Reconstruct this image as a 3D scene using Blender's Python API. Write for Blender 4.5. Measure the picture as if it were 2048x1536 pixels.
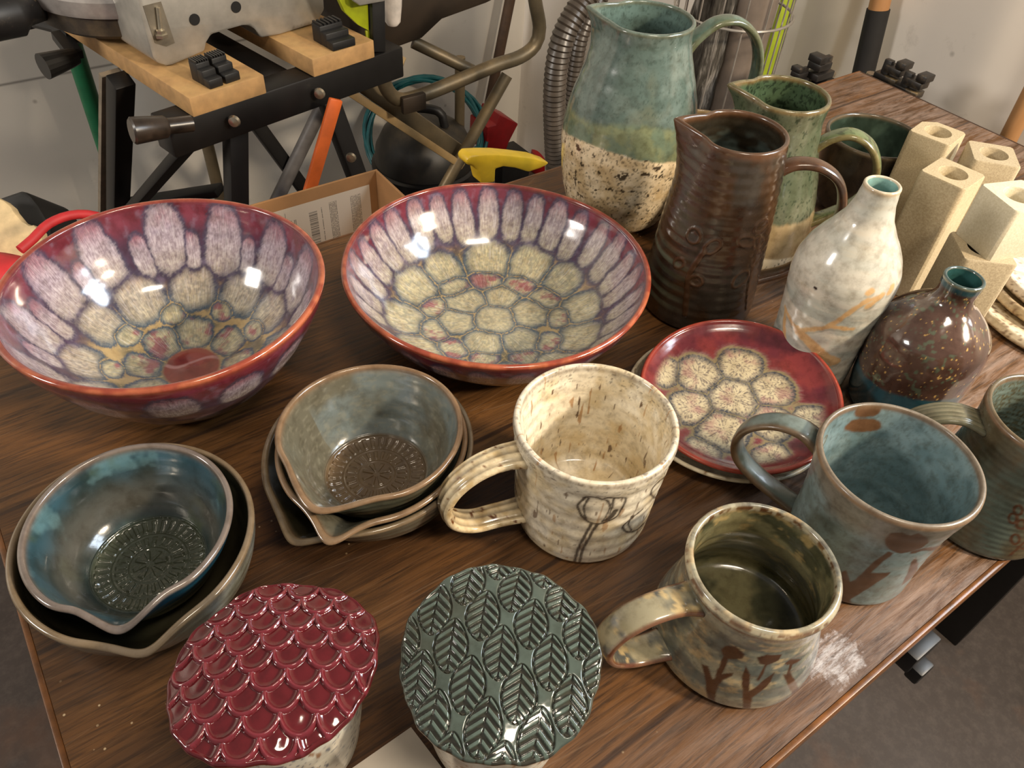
import bpy, math, random
import numpy as np
from mathutils import Vector, Matrix

for o in list(bpy.data.objects): bpy.data.objects.remove(o)
SC = bpy.context.scene; COL = SC.collection
pi = math.pi

# ------------------------------------------------------------------ camera, world, lights, exposure
F_PX, PITCH, ROLL = 1560.0, math.radians(44.8), math.radians(-4.4)
CAM_H, TZ = 1.20, 0.75                      # camera height, table top height
_n = np.array([math.cos(PITCH)*math.sin(ROLL), math.cos(PITCH)*math.cos(ROLL), math.sin(PITCH)])
_f = np.array([0, 0, 1]) - _n[2]*_n; _f /= np.linalg.norm(_f)
_M = np.array([np.cross(_f, -_n), _f, -_n])  # world = _M @ camera(x right, y down, z forward)
cd = bpy.data.cameras.new('camera'); cam = bpy.data.objects.new('camera', cd); COL.objects.link(cam)
cd.sensor_width = 36; cd.lens = 36*F_PX/2048; cd.clip_start = 0.01
cam.matrix_world = Matrix([[_M[i][0], -_M[i][1], -_M[i][2], (0, 0, CAM_H)[i]] for i in range(3)] + [[0, 0, 0, 1]])
SC.camera = cam

SC.view_settings.view_transform = 'Standard'; SC.view_settings.look = 'None'
SC.view_settings.gamma = 1; SC.view_settings.exposure = 0.26
SC.view_settings.use_curve_mapping = False
w = bpy.data.worlds.new('world'); SC.world = w; w.use_nodes = True
w.node_tree.nodes['Background'].inputs[0].default_value = (0.80, 0.78, 0.74, 1)
w.node_tree.nodes['Background'].inputs[1].default_value = 0.22

A1 = math.radians(38.2)
E1 = np.array([math.cos(A1), math.sin(A1)]); E2 = np.array([-math.sin(A1), math.cos(A1)])
def TN(t, n): return E1*t + E2*n             # table/room aligned coordinates -> world xy

def area(name, loc, target, sx, sy, power, col):
    l = bpy.data.lights.new(name, 'AREA'); l.shape = 'RECTANGLE'; l.size = sx; l.size_y = sy
    l.energy = power; l.color = col
    o = bpy.data.objects.new(name, l); COL.objects.link(o); o.location = loc
    o.rotation_euler = (Vector(target)-Vector(loc)).to_track_quat('-Z', 'Y').to_euler(); return o
area('ceiling_lamp_light', (0.42, -0.22, 2.30), (0.2, 0.4, 0.75), 0.42, 0.16, 10, (1.0, 0.86, 0.68))
area('work_lamp_light', (1.30, -0.03, 1.66), (0.1, 0.45, 0.75), 0.16, 0.12, 27, (1.0, 0.83, 0.62))
_c2, _c3 = TN(-1.75, 0.95), TN(-0.75, 1.76)
area('left_wall_fill_light', (_c2[0], _c2[1], 1.75), (_c3[0], _c3[1], 0.55), 0.6, 0.3, 26, (1.0, 0.94, 0.86))  # unseen fill light added to brighten the left wall
_w = TN(1.33, -0.42)
for _k, (_a, _b) in enumerate([(-0.15, 0.17), (0.15, 0.17), (-0.15, -0.17), (0.15, -0.17)]):   # daylight through the four panes of window_1
    _p = np.array([_w[0], _w[1], 1.75])+np.array([E2[0]*_a, E2[1]*_a, _b]); _q = _p-np.array([E1[0], E1[1], 0.75])*1.2
    area('window_light', _p, _q, 0.27, 0.30, 4.5, (0.76, 0.88, 1.0))

# ------------------------------------------------------------------ pixel -> place helpers (2048x1536 frame)
CAMP = np.array([0, 0, CAM_H])
def ray(px, py): return _M @ np.array([(px-1024)/F_PX, (py-768)/F_PX, 1.0])
def G(px, py, z=TZ):
    v = ray(px, py); return CAMP + v*((z-CAM_H)/v[2])
def D(px, py, depth): return CAMP + ray(px, py)*depth
def PV(px, py, p0, d):                        # on the vertical plane through p0 running along d (xy)
    v = ray(px, py); nrm = np.array([-d[1], d[0], 0.0]); p0 = np.array([p0[0], p0[1], 0.0])
    return CAMP + v*(np.dot(nrm, p0-CAMP)/np.dot(nrm, v))

# ------------------------------------------------------------------ colour and node helpers
def lin(c):
    c = np.asarray(c, float)/255.0
    return np.where(c <= 0.04045, c/12.92, ((c+0.055)/1.055)**2.4)
def L4(c): return tuple(float(x) for x in lin(c)) + (1.0,)

class NT:
    def __init__(s, name):
        s.m = bpy.data.materials.new(name); s.m.use_nodes = True; s.t = s.m.node_tree
        s.b = s.t.nodes['Principled BSDF']
    def n(s, typ, **kw):
        x = s.t.nodes.new(typ)
        for k, v in kw.items(): setattr(x, k, v)
        return x
    def link(s, a, b): s.t.links.new(a, b)
    def put(s, sock, v):
        if isinstance(v, bpy.types.NodeSocket): s.link(v, sock)
        elif isinstance(v, (tuple, list)) and sock.type == 'RGBA' and len(v) == 3: sock.default_value = L4(v)
        else: sock.default_value = v
    def coord(s, kind='Object'): return s.n('ShaderNodeTexCoord').outputs[kind]
    def map(s, vec, scale=(1, 1, 1), rot=(0, 0, 0), loc=(0, 0, 0)):
        m = s.n('ShaderNodeMapping'); s.put(m.inputs[0], vec)
        m.inputs['Scale'].default_value = scale; m.inputs['Rotation'].default_value = rot; m.inputs['Location'].default_value = loc
        return m.outputs[0]
    def noise(s, vec, scale=5, detail=4, rough=0.55, dist=0.0):
        m = s.n('ShaderNodeTexNoise'); s.put(m.inputs['Vector'], vec); m.inputs['Scale'].default_value = scale
        m.inputs['Detail'].default_value = detail; m.inputs['Roughness'].default_value = rough
        m.inputs['Distortion'].default_value = dist; return m.outputs['Fac']
    def vor(s, vec, scale=5, feat='F1', out='Distance'):
        m = s.n('ShaderNodeTexVoronoi', feature=feat); s.put(m.inputs['Vector'], vec); m.inputs['Scale'].default_value = scale
        return m.outputs[out]
    def ramp(s, fac, stops, mode='LINEAR'):
        m = s.n('ShaderNodeValToRGB'); s.put(m.inputs[0], fac); e = m.color_ramp; e.interpolation = mode
        while len(e.elements) < len(stops): e.elements.new(0.5)
        for el, (p, c) in zip(e.elements, stops):
            el.position = p; el.color = L4(c) if isinstance(c, (tuple, list)) else (c, c, c, 1)
        return m.outputs[0]
    def mix(s, fac, a, b, mode='MIX'):
        m = s.n('ShaderNodeMix', data_type='RGBA', blend_type=mode)
        s.put(m.inputs[0], fac); s.put(m.inputs[6], a); s.put(m.inputs[7], b); return m.outputs[2]
    def math(s, op, a, b=0.5, clamp=False):
        m = s.n('ShaderNodeMath', operation=op, use_clamp=clamp); s.put(m.inputs[0], a); s.put(m.inputs[1], b); return m.outputs[0]
    def attr(s, name, out='Color'): return s.n('ShaderNodeAttribute', attribute_name=name).outputs[out]
    def bump(s, h, strength=0.2, dist=0.001):
        m = s.n('ShaderNodeBump'); s.put(m.inputs['Height'], h); m.inputs['Strength'].default_value = strength
        m.inputs['Distance'].default_value = dist; s.link(m.outputs[0], s.b.inputs['Normal'])
    def set(s, base=None, rough=None, metal=None, spec=None, coat=None, coat_rough=None):
        for k, v in (('Base Color', base), ('Roughness', rough), ('Metallic', metal), ('Specular IOR Level', spec), ('Coat Weight', coat), ('Coat Roughness', coat_rough)):
            if v is not None: s.put(s.b.inputs[k], v)
        return s.m

def simple(name, c, rough=0.5, metal=0.0, var=0.12, scale=40, bump=0.1, dust=None, dusts=0.5):
    t = NT(name); o = t.coord()
    f = t.noise(o, scale, 5)
    col = t.mix(t.ramp(f, [(0.3, 0.0), (0.7, 1.0)]), tuple(x*(1-var) for x in c), tuple(min(255, x*(1+var)) for x in c))
    if dust is not None:
        g = t.noise(o, scale*0.35, 8, 0.7)
        geo = t.n('ShaderNodeNewGeometry'); sep = t.n('ShaderNodeSeparateXYZ'); t.link(geo.outputs['Normal'], sep.inputs[0])
        up = t.math('MULTIPLY', t.ramp(sep.outputs[2], [(0.0, 0.25), (0.8, 1.0)]), t.ramp(g, [(0.5-dusts*0.25, 0.0), (0.75, 1.0)]))
        col = t.mix(up, col, dust)
    t.bump(f, bump, 0.001)
    return t.set(base=col, rough=rough, metal=metal)

# ------------------------------------------------------------------ mesh helpers
def tag(o, label=None, cat=None, group=None, kind=None):
    if label: o['label'] = label
    if cat: o['category'] = cat
    if group: o['group'] = group
    if kind: o['kind'] = kind
    return o
def empty(name, loc, label, cat, group=None, rz=0.0):
    o = bpy.data.objects.new(name, None); COL.objects.link(o); o.empty_display_size = 0.02
    o.location = tuple(float(v) for v in loc); o.rotation_euler = (0, 0, rz)
    return tag(o, label, cat, group)
def link_mesh(name, me, mat, parent=None, smooth=True):
    o = bpy.data.objects.new(name, me); COL.objects.link(o)
    if mat: me.materials.append(mat)
    if smooth: me.shade_smooth()
    if parent: o.parent = parent
    return o
def grid_mesh(name, P, wrap_u=True, cap0=False, cap1=False, uv=None, col=None, msk=None, wrap_v=False):
    """P: (rows, cols, 3). cols run around; rows along."""
    R, T, _ = P.shape
    me = bpy.data.meshes.new(name)
    idx = np.arange(R*T).reshape(R, T)
    rows = idx if not wrap_v else np.vstack([idx, idx[:1]])
    cols = np.hstack([rows, rows[:, :1]]) if wrap_u else rows
    q = np.stack([cols[:-1, :-1], cols[:-1, 1:], cols[1:, 1:], cols[1:, :-1]], -1).reshape(-1, 4)
    loops = q.ravel(); nf = len(q); starts = np.arange(nf)*4; tot = np.full(nf, 4)
    extra = []
    if cap0: extra.append(idx[0][::-1])
    if cap1: extra.append(idx[-1])
    for e in extra:
        starts = np.append(starts, len(loops)); tot = np.append(tot, len(e)); loops = np.append(loops, e)
    me.vertices.add(R*T); me.vertices.foreach_set('co', P.reshape(-1).astype(np.float32))
    me.loops.add(len(loops)); me.loops.foreach_set('vertex_index', loops.astype(np.int32))
    me.polygons.add(len(starts)); me.polygons.foreach_set('loop_start', starts.astype(np.int32))
    try: me.polygons.foreach_set('loop_total', tot.astype(np.int32))
    except Exception: pass
    me.update(calc_edges=True)
    if uv is not None:
        cu = np.hstack([uv[0], np.ones((R, 1))]) if wrap_u else uv[0]; cv = np.hstack([uv[1], uv[1][:, :1]]) if wrap_u else uv[1]
        U = np.stack([cu[:-1, :-1], cu[:-1, 1:], cu[1:, 1:], cu[1:, :-1]], -1).reshape(-1)
        V = np.stack([cv[:-1, :-1], cv[:-1, 1:], cv[1:, 1:], cv[1:, :-1]], -1).reshape(-1)
        data = np.zeros((len(loops), 2)); data[:len(U), 0] = U; data[:len(V), 1] = V
        lay = me.uv_layers.new(name='UVMap'); lay.data.foreach_set('uv', data.ravel().astype(np.float32))
    for nm_, arr in (('Col', col), ('Msk', msk)):
        if arr is not None:
            a = np.ones((R*T, 4), np.float32); a[:, :3] = arr.reshape(-1, 3)
            at = me.color_attributes.new(nm_, 'FLOAT_COLOR', 'POINT'); at.data.foreach_set('color', a.ravel())
    me.validate()
    return me

class MB:
    def __init__(s): s.v = []; s.f = []
    def add(s, v, f):
        b = len(s.v); s.v += [tuple(float(x) for x in p) for p in v]; s.f += [tuple(i+b for i in q) for q in f]; return s
    def box(s, c, size, rz=0.0, R=None):
        x, y, z = (d/2 for d in size); vs = [(sx*x, sy*y, sz*z) for sz in (-1, 1) for sy in (-1, 1) for sx in (-1, 1)]
        R = R or Matrix.Rotation(rz, 3, 'Z')
        vs = [Vector(c)+R@Vector(v) for v in vs]
        return s.add(vs, [(0, 2, 3, 1), (4, 5, 7, 6), (0, 1, 5, 4), (2, 6, 7, 3), (0, 4, 6, 2), (1, 3, 7, 5)])
    def bar(s, a, b, wd, hg, up=(0, 0, 1)):   # rectangular bar from a to b
        a, b = Vector(a), Vector(b); d = (b-a); L = d.length; d.normalize()
        sd = d.cross(Vector(up)); sd = sd.normalized() if sd.length > 1e-6 else Vector((1, 0, 0)); u = sd.cross(d)
        R = Matrix((d, sd, u)).transposed()
        return s.box((a+b)/2, (L, wd, hg), R=R)
    def prism(s, pts, vec):                   # pts 3D polygon extruded along vec
        n = len(pts); a = [Vector(p) for p in pts]; b = [p+Vector(vec) for p in a]
        return s.add(a+b, [tuple(range(n))[::-1], tuple(range(n, 2*n))] + [(i, (i+1) % n, n+(i+1) % n, n+i) for i in range(n)])
    def tube(s, pts, r, seg=12, caps=True, closed=False):
        pts = [np.array(p, float) for p in pts]; n = len(pts); rs = r if hasattr(r, '__len__') else [r]*n
        V = []; prev = None
        for i in range(n):
            if closed: t = pts[(i+1) % n]-pts[i-1]
            else: t = pts[min(i+1, n-1)]-pts[max(i-1, 0)]
            t /= (np.linalg.norm(t)+1e-12)
            if prev is None:
                a = np.cross(t, [0, 0, 1]) if abs(t[2]) < 0.95 else np.cross(t, [1, 0, 0])
            else: a = prev-t*np.dot(prev, t)
            a /= np.linalg.norm(a); prev = a; bb = np.cross(t, a)
            V += [pts[i]+rs[i]*(a*math.cos(k*2*pi/seg)+bb*math.sin(k*2*pi/seg)) for k in range(seg)]
        m = n if closed else n-1
        Fc = [(i*seg+k, i*seg+(k+1) % seg, ((i+1) % n)*seg+(k+1) % seg, ((i+1) % n)*seg+k) for i in range(m) for k in range(seg)]
        if caps and not closed: Fc += [tuple(range(seg))[::-1], tuple((n-1)*seg+k for k in range(seg))]
        return s.add(V, Fc)
    def lathe(s, prof, c=(0, 0, 0), seg=32, R=None):
        V = []
        R = R or Matrix.Identity(3)
        for r, z in prof:
            V += [Vector(c)+R@Vector((max(r, 1e-4)*math.cos(k*2*pi/seg), max(r, 1e-4)*math.sin(k*2*pi/seg), z)) for k in range(seg)]
        n = len(prof)
        Fc = [(i*seg+k, i*seg+(k+1) % seg, (i+1)*seg+(k+1) % seg, (i+1)*seg+k) for i in range(n-1) for k in range(seg)]
        Fc += [tuple(range(seg))[::-1], tuple((n-1)*seg+k for k in range(seg))]
        return s.add(V, Fc)
    def build(s, name, mat, parent=None, bevel=0.0, smooth=False, local=True, seg=2):
        me = bpy.data.meshes.new(name)
        v = s.v
        if parent is not None and local:
            im = parent_inv(parent); v = [tuple(im @ Vector(p)) for p in v]
        me.from_pydata(v, [], s.f); me.update()
        o = link_mesh(name, me, mat, parent, smooth)
        import bmesh
        bm = bmesh.new(); bm.from_mesh(me); bmesh.ops.recalc_face_normals(bm, faces=bm.faces)
        if bevel > 0:
            ed = [e for e in bm.edges if len(e.link_faces) == 2 and e.calc_face_angle(0) > 0.5]
            if ed: bmesh.ops.bevel(bm, geom=ed, offset=bevel, segments=seg, profile=0.5, affect='EDGES', clamp_overlap=True)
        bm.to_mesh(me); bm.free()
        if bevel > 0 or smooth: me.shade_smooth(); me.set_sharp_from_angle(angle=math.radians(40))
        return o
def parent_world(p):
    m = Matrix.LocRotScale(p.location, p.rotation_euler, p.scale)
    return (parent_world(p.parent) @ m) if p.parent else m
def parent_inv(p): return parent_world(p).inverted()

def spline(pts, step=0.004, closed=False):
    p = np.array(pts, float); n = len(p)
    ext = np.vstack([2*p[0]-p[1], p, 2*p[-1]-p[-2]]) if not closed else np.vstack([p[-1], p, p[0], p[1]])
    out = []; m = n-1 if not closed else n
    for i in range(m):
        a, b, c, d = ext[i], ext[i+1], ext[i+2], ext[i+3]
        k = max(2, int(np.linalg.norm(c-b)/step))
        for t in np.arange(k)/k:
            out.append(0.5*((2*b)+(-a+c)*t+(2*a-5*b+4*c-d)*t*t+(-a+3*b-3*c+d)*t**3))
    if not closed: out.append(p[-1])
    return np.array(out)
def resample(p, step):
    d = np.r_[0, np.cumsum(np.hypot(*np.diff(p, axis=0).T))]; n = max(4, int(d[-1]/step))
    s = np.linspace(0, d[-1], n); return np.c_[np.interp(s, d, p[:, 0]), np.interp(s, d, p[:, 1])], s

_rng = np.random.RandomState(7); _tab = _rng.rand(64, 64, 64)
def vn(x, y, z, sc, seed=0):
    x = np.asarray(x)*sc+seed*13.7+100; y = np.asarray(y)*sc+seed*7.3+100; z = np.asarray(z)*sc+seed*3.1+100
    x, y, z = np.broadcast_arrays(x, y, z)
    xi, yi, zi = (np.floor(a).astype(int) for a in (x, y, z)); fx, fy, fz = x-xi, y-yi, z-zi
    fx, fy, fz = (f*f*(3-2*f) for f in (fx, fy, fz)); o = 0
    for a in (0, 1):
        for b in (0, 1):
            for c in (0, 1):
                o = o+_tab[(xi+a) % 64, (yi+b) % 64, (zi+c) % 64]*(fx if a else 1-fx)*(fy if b else 1-fy)*(fz if c else 1-fz)
    return o
def fbm(x, y, z, sc, seed=0, oct=4):
    o = 0; a = 1; t = 0
    for k in range(oct): o = o+a*vn(x, y, z, sc*2**k, seed+k); t += a; a *= 0.55
    return o/t
def ss(a, b, x): t = np.clip((x-a)/(b-a), 0, 1); return t*t*(3-2*t)
def mixc(a, b, f): f = np.clip(f, 0, 1)[..., None]; return np.asarray(a)*(1-f)+np.asarray(b)*f
def wrap(a): return (a+pi) % (2*pi)-pi
def rings(z, th, pitch, ph=0, wob=0.3): return np.sin(2*pi*z/pitch+ph+wob*np.sin(th*2+ph)+wob*0.5*np.sin(th*5))

def pot(name, parent, outer, t=0.004, floor=0.006, inner=None, nt=200, step=0.0015, deform=None, colour=None, mask=None, mat=None, fine=None, rimr=None):
    """thrown vessel, one closed skin: foot, wall, rim, inside. outer: (r,z) list bottom->top. Returns object in parent's local frame."""
    h = outer[-1][1]; o = spline([(r, z) for r, z in outer], 0.002)
    if inner is None:
        zi = o[:, 1]; ri = o[:, 0]-t
        k = zi > floor+0.25*(h-floor)*0.5
        z0 = zi[k][0]; r0 = ri[k][0]
        inner = [(0.0005, floor), (r0*0.55, floor+0.0008), (r0*0.85, floor+0.15*(z0-floor)+0.001), (r0*0.97, floor+0.5*(z0-floor))] + [(a, b) for a, b in zip(ri[k][::6], zi[k][::6])][:-1] + [(outer[-1][0]-t, h-t*0.3)]
    i_ = spline(inner, 0.002)[::-1]
    rm = t/2 if rimr is None else rimr
    a = np.linspace(0.15, 0.85, 7)*pi
    rim = np.c_[outer[-1][0]-t/2+np.cos(a)*t/2, h+np.sin(a)*rm]
    foot = np.array([(0.0005, 0.001), (outer[0][0]*0.8, 0.001), (outer[0][0]*0.86, 0.0), (outer[0][0]*0.97, 0.0)])
    prof = np.vstack([foot, o, rim, i_]); nb = len(foot)+len(o)
    side0 = np.r_[np.zeros(nb), np.full(len(rim), 0.5), np.ones(len(i_))]
    d = np.r_[0, np.cumsum(np.hypot(*np.diff(prof, axis=0).T))]
    if fine:                                   # extra density on the inside floor
        s = [0.0]
        while s[-1] < d[-1]:
            rr = np.interp(s[-1], d, prof[:, 0]); sd = np.interp(s[-1], d, side0)
            s.append(s[-1]+(fine[1] if (sd > 0.9 and rr < fine[0]) else step))
        s = np.clip(np.array(s), 0, d[-1])
    else: s = np.linspace(0, d[-1], int(d[-1]/step))
    r = np.interp(s, d, prof[:, 0]); z = np.interp(s, d, prof[:, 1]); side = np.interp(s, d, side0)
    th = np.arange(nt)/nt*2*pi
    TH, Rr = np.meshgrid(th, r); _, Z = np.meshgrid(th, z); _, S = np.meshgrid(th, s); _, SD = np.meshgrid(th, side)
    R0, Z0 = Rr.copy(), Z.copy()
    if deform: Rr, Z = deform(TH, Rr, Z, SD)
    P = np.stack([Rr*np.cos(TH), Rr*np.sin(TH), Z], -1)
    c = colour(TH, R0, Z0, SD, P) if colour else None
    m = mask(TH, R0, Z0, SD, P) if mask else None
    me = grid_mesh(name, P, True, True, True, uv=(TH/(2*pi), S), col=c, msk=m)
    return link_mesh(name, me, mat, parent)

def handle(name, parent, pts, az, wd, tk, mat, groove=0, gd=0.0012, colour=None, lean=0.0, flare=1.25):
    """strap handle: pts (radial, z) from top join to bottom join in the vertical plane at azimuth az (+ optional az drift)."""
    p = spline([(q[0], q[1], q[2] if len(q) > 2 else 0.0) for q in pts], 0.0012); n = len(p); T = 40
    hx, hy = math.cos(az), math.sin(az)
    C = np.stack([p[:, 0]*hx-p[:, 2]*hy, p[:, 0]*hy+p[:, 2]*hx, p[:, 1]], -1)
    tan = np.gradient(C, axis=0); tan /= np.linalg.norm(tan, axis=1)[:, None]
    side = np.tile(np.array([-hy, hx, 0.0]), (n, 1)); side -= tan*(side*tan).sum(1)[:, None]; side /= np.linalg.norm(side, axis=1)[:, None]
    nor = np.cross(tan, side)
    a = np.arange(T)/T*2*pi; u = np.linspace(0, 1, n)
    W = wd*(1+(flare-1)*(np.exp(-u/0.08)+0.7*np.exp(-(1-u)/0.06))); K = tk*(1+0.35*(np.exp(-u/0.07)+0.3*np.exp(-(1-u)/0.06)))
    ca, sa = np.cos(a), np.sin(a)
    cs = np.sign(ca)*np.abs(ca)**0.8; sn = np.sign(sa)*np.abs(sa)**0.8
    gr = np.zeros(T)
    if groove:
        g = (0.5+0.5*np.cos(cs*groove*pi*1.1))**2; gr = -gd*g*(np.abs(sa) > 0.25)*np.sign(sa)
    P = C[:, None, :] + side[:, None, :]*(W[:, None]/2*cs[None, :])[..., None] + nor[:, None, :]*(K[:, None]/2*sn[None, :]+gr[None, :])[..., None]
    c = None
    if colour:
        A, U = np.meshgrid(a, u); c = colour(A, U, P, cs[None, :]*np.ones_like(U))
    me = grid_mesh(name, P, True, True, True, uv=(np.tile(a/(2*pi), (n, 1)), np.tile(u[:, None]*0.1, (1, T))), col=c, msk=np.zeros((n, T, 3)) if c is not None else None)
    return link_mesh(name, me, mat, parent)

def glaze(name, rough=0.2, spec=0.5, var=0.15, vscale=60, bump=0.1, bscale=150, speck=None, fur=0.0, coat=0.0, furv=(900, 40), rv=0.1):
    """glaze whose base colour is the Col attribute, with fine breakup, optional specks (Msk.R) and streaks (Msk.G)."""
    t = NT(name); o = t.coord(); c = t.attr('Col')
    f = t.noise(o, vscale, 6, 0.6)
    c = t.mix(t.ramp(f, [(0.25, 1.0), (0.55, 0.0)]), c, t.mix(1.0, c, (205, 200, 194), 'MULTIPLY')) if var > 0 else c
    if fur:
        sep = t.n('ShaderNodeSeparateColor'); t.link(t.attr('Msk'), sep.inputs[0])
        uv = t.map(t.coord('UV'), (furv[0], furv[1], 1)); g = t.noise(uv, 1.0, 4, 0.65, 0.6)
        uv2 = t.map(t.coord('UV'), (furv[0]*0.4, furv[1]*0.5, 1)); g2 = t.noise(uv2, 1.0, 3, 0.6, 0.5)
        k = t.math('MULTIPLY', sep.outputs[1], t.ramp(g, [(0.38, 1.0), (0.62, 0.0)]))
        c = t.mix(t.math('MULTIPLY', k, fur), c, t.mix(1.0, c, (150, 130, 142), 'MULTIPLY'))
        k2 = t.math('MULTIPLY', sep.outputs[1], t.ramp(g2, [(0.52, 0.0), (0.68, 1.0)]))
        c = t.mix(t.math('MULTIPLY', k2, fur*0.45), c, (226, 222, 226))
    if speck:
        for (sc_, thr, colr, strength, useM) in speck:
            v = t.vor(t.map(o, loc=(sc_*0.01, 0.3, 0.1)), sc_); nz = t.noise(o, sc_*0.25, 3)
            d = t.math('ADD', v, t.math('MULTIPLY', nz, 0.5))
            k = t.math('MULTIPLY', t.ramp(d, [(thr, 1.0), (thr+0.07, 0.0)]), strength)
            if useM is not None:
                sep = t.n('ShaderNodeSeparateColor'); t.link(t.attr('Msk'), sep.inputs[0]); k = t.math('MULTIPLY', k, sep.outputs[useM])
            c = t.mix(k, c, colr)
    t.bump(t.noise(o, bscale, 3), bump, 0.0006)
    r = t.math('ADD', rough-rv/2, t.math('MULTIPLY', f, rv))
    return t.set(base=c, rough=r, spec=spec, coat=coat if coat else None, coat_rough=0.08 if coat else None)

# ================================================================== ROOM
def wall_mat(name, base, c2, seam=None, streak=False):
    t = NT(name); o = t.coord()
    f = t.noise(o, 1.2, 5, 0.6); g = t.noise(o, 9, 8, 0.7)
    c = t.mix(t.ramp(f, [(0.35, 0.0), (0.7, 1.0)]), base, c2)
    c = t.mix(t.math('MULTIPLY', t.ramp(g, [(0.60, 0.0), (0.75, 1.0)]), 0.35), c, (112, 98, 84))
    v = t.vor(o, 7.0); c = t.mix(t.math('MULTIPLY', t.ramp(v, [(0.02, 1.0), (0.045, 0.0)]), 0.5), c, (80, 66, 55))
    sep = t.n('ShaderNodeSeparateXYZ'); t.link(o, sep.inputs[0])
    if seam is not None:
        d = t.math('ABSOLUTE', t.math('SUBTRACT', sep.outputs[2], seam))
        c = t.mix(t.math('MULTIPLY', t.ramp(d, [(0.0012, 1.0), (0.0028, 0.0)]), 0.7), c, (70, 62, 55))
    if streak is not None and streak is not False:                                  # old glue stain running down the wall
        w_ = t.math('ADD', sep.outputs[1], t.math('MULTIPLY', t.noise(o, 6, 3), 0.03))
        d = t.math('ABSOLUTE', t.math('SUBTRACT', w_, streak))
        c = t.mix(t.math('MULTIPLY', t.ramp(d, [(0.010, 1.0), (0.017, 0.0)]), 0.4), c, (168, 140, 92))
    t.bump(g, 0.15, 0.002)
    return t.set(base=c, rough=0.75)

def concrete(name):
    t = NT(name); o = t.coord(); f = t.noise(o, 2.2, 8, 0.65); g = t.noise(o, 60, 6, 0.7)
    c = t.ramp(f, [(0.3, (42, 33, 26)), (0.5, (58, 49, 43)), (0.7, (68, 61, 57))])
    c = t.mix(t.math('MULTIPLY', t.ramp(g, [(0.45, 0.0), (0.75, 1.0)]), 0.25), c, (108, 97, 88))
    rs = t.noise(t.map(o, loc=(3, 1, 0)), 3.3, 5, 0.6)
    c = t.mix(t.math('MULTIPLY', t.ramp(rs, [(0.55, 0.0), (0.68, 1.0)]), 0.55), c, (95, 60, 32))
    t.bump(g, 0.2, 0.001); return t.set(base=c, rough=0.7)

T_R, N_L = 1.33, 1.76                            # right wall, left wall in table-aligned coordinates
def slab(name, t0, t1, n0, n1, z0, z1, mat):
    o = bpy.data.objects.new(name, None)
    mb = MB(); me = bpy.data.meshes.new(name)
    mb.box(((t0+t1)/2, (n0+n1)/2, (z0+z1)/2), (t1-t0, n1-n0, z1-z0))
    bpy.data.objects.remove(o)
    ob = mb.build(name, mat); ob.rotation_euler = (0, 0, A1); tag(ob, kind='structure'); return ob
slab('floor', -3.0, T_R, -1.6, N_L, -0.08, 0.0, concrete('concrete floor'))
slab('wall_left', -3.0, T_R+0.1, N_L, N_L+0.1, 0.0, 2.5, wall_mat('painted grey wall', (208, 202, 192), (192, 185, 174), seam=float(PV(100, 152, TN(0, N_L), E1)[2])))
slab('wall_right', T_R, T_R+0.1, 0.0, N_L, 0.0, 2.5, wall_mat('painted warm wall', (234, 226, 216), (224, 214, 202), streak=float(np.dot(PV(1676, 60, TN(T_R, 0), E2)[:2], E2))))
_wr = wall_mat('painted warm wall by window', (234, 226, 216), (224, 214, 202))
slab('wall_right', T_R, T_R+0.1, -1.6, -0.84, 0.0, 2.5, _wr); slab('wall_right', T_R, T_R+0.1, -0.84, 0.0, 0.0, 1.33, _wr); slab('wall_right', T_R, T_R+0.1, -0.84, 0.0, 2.17, 2.5, _wr)
mb = MB(); W0, W1, Z0, Z1 = -0.84, 0.0, 1.33, 2.17
for (a, b, c, d) in ((W0, W0+0.10, Z0, Z1), (W1-0.10, W1, Z0, Z1), (W0, W1, Z0, Z0+0.06), (W0, W1, Z1-0.06, Z1), (-0.435, -0.405, Z0, Z1), (W0, W1, 1.735, 1.765)):
    mb.box((T_R-0.025, (a+b)/2, (c+d)/2), (0.03, b-a, d-c))
_wf = mb.build('window_1', simple('white window frame', (220, 216, 208), 0.5, var=0.03)); _wf.rotation_euler = (0, 0, A1); tag(_wf, kind='structure')

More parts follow.
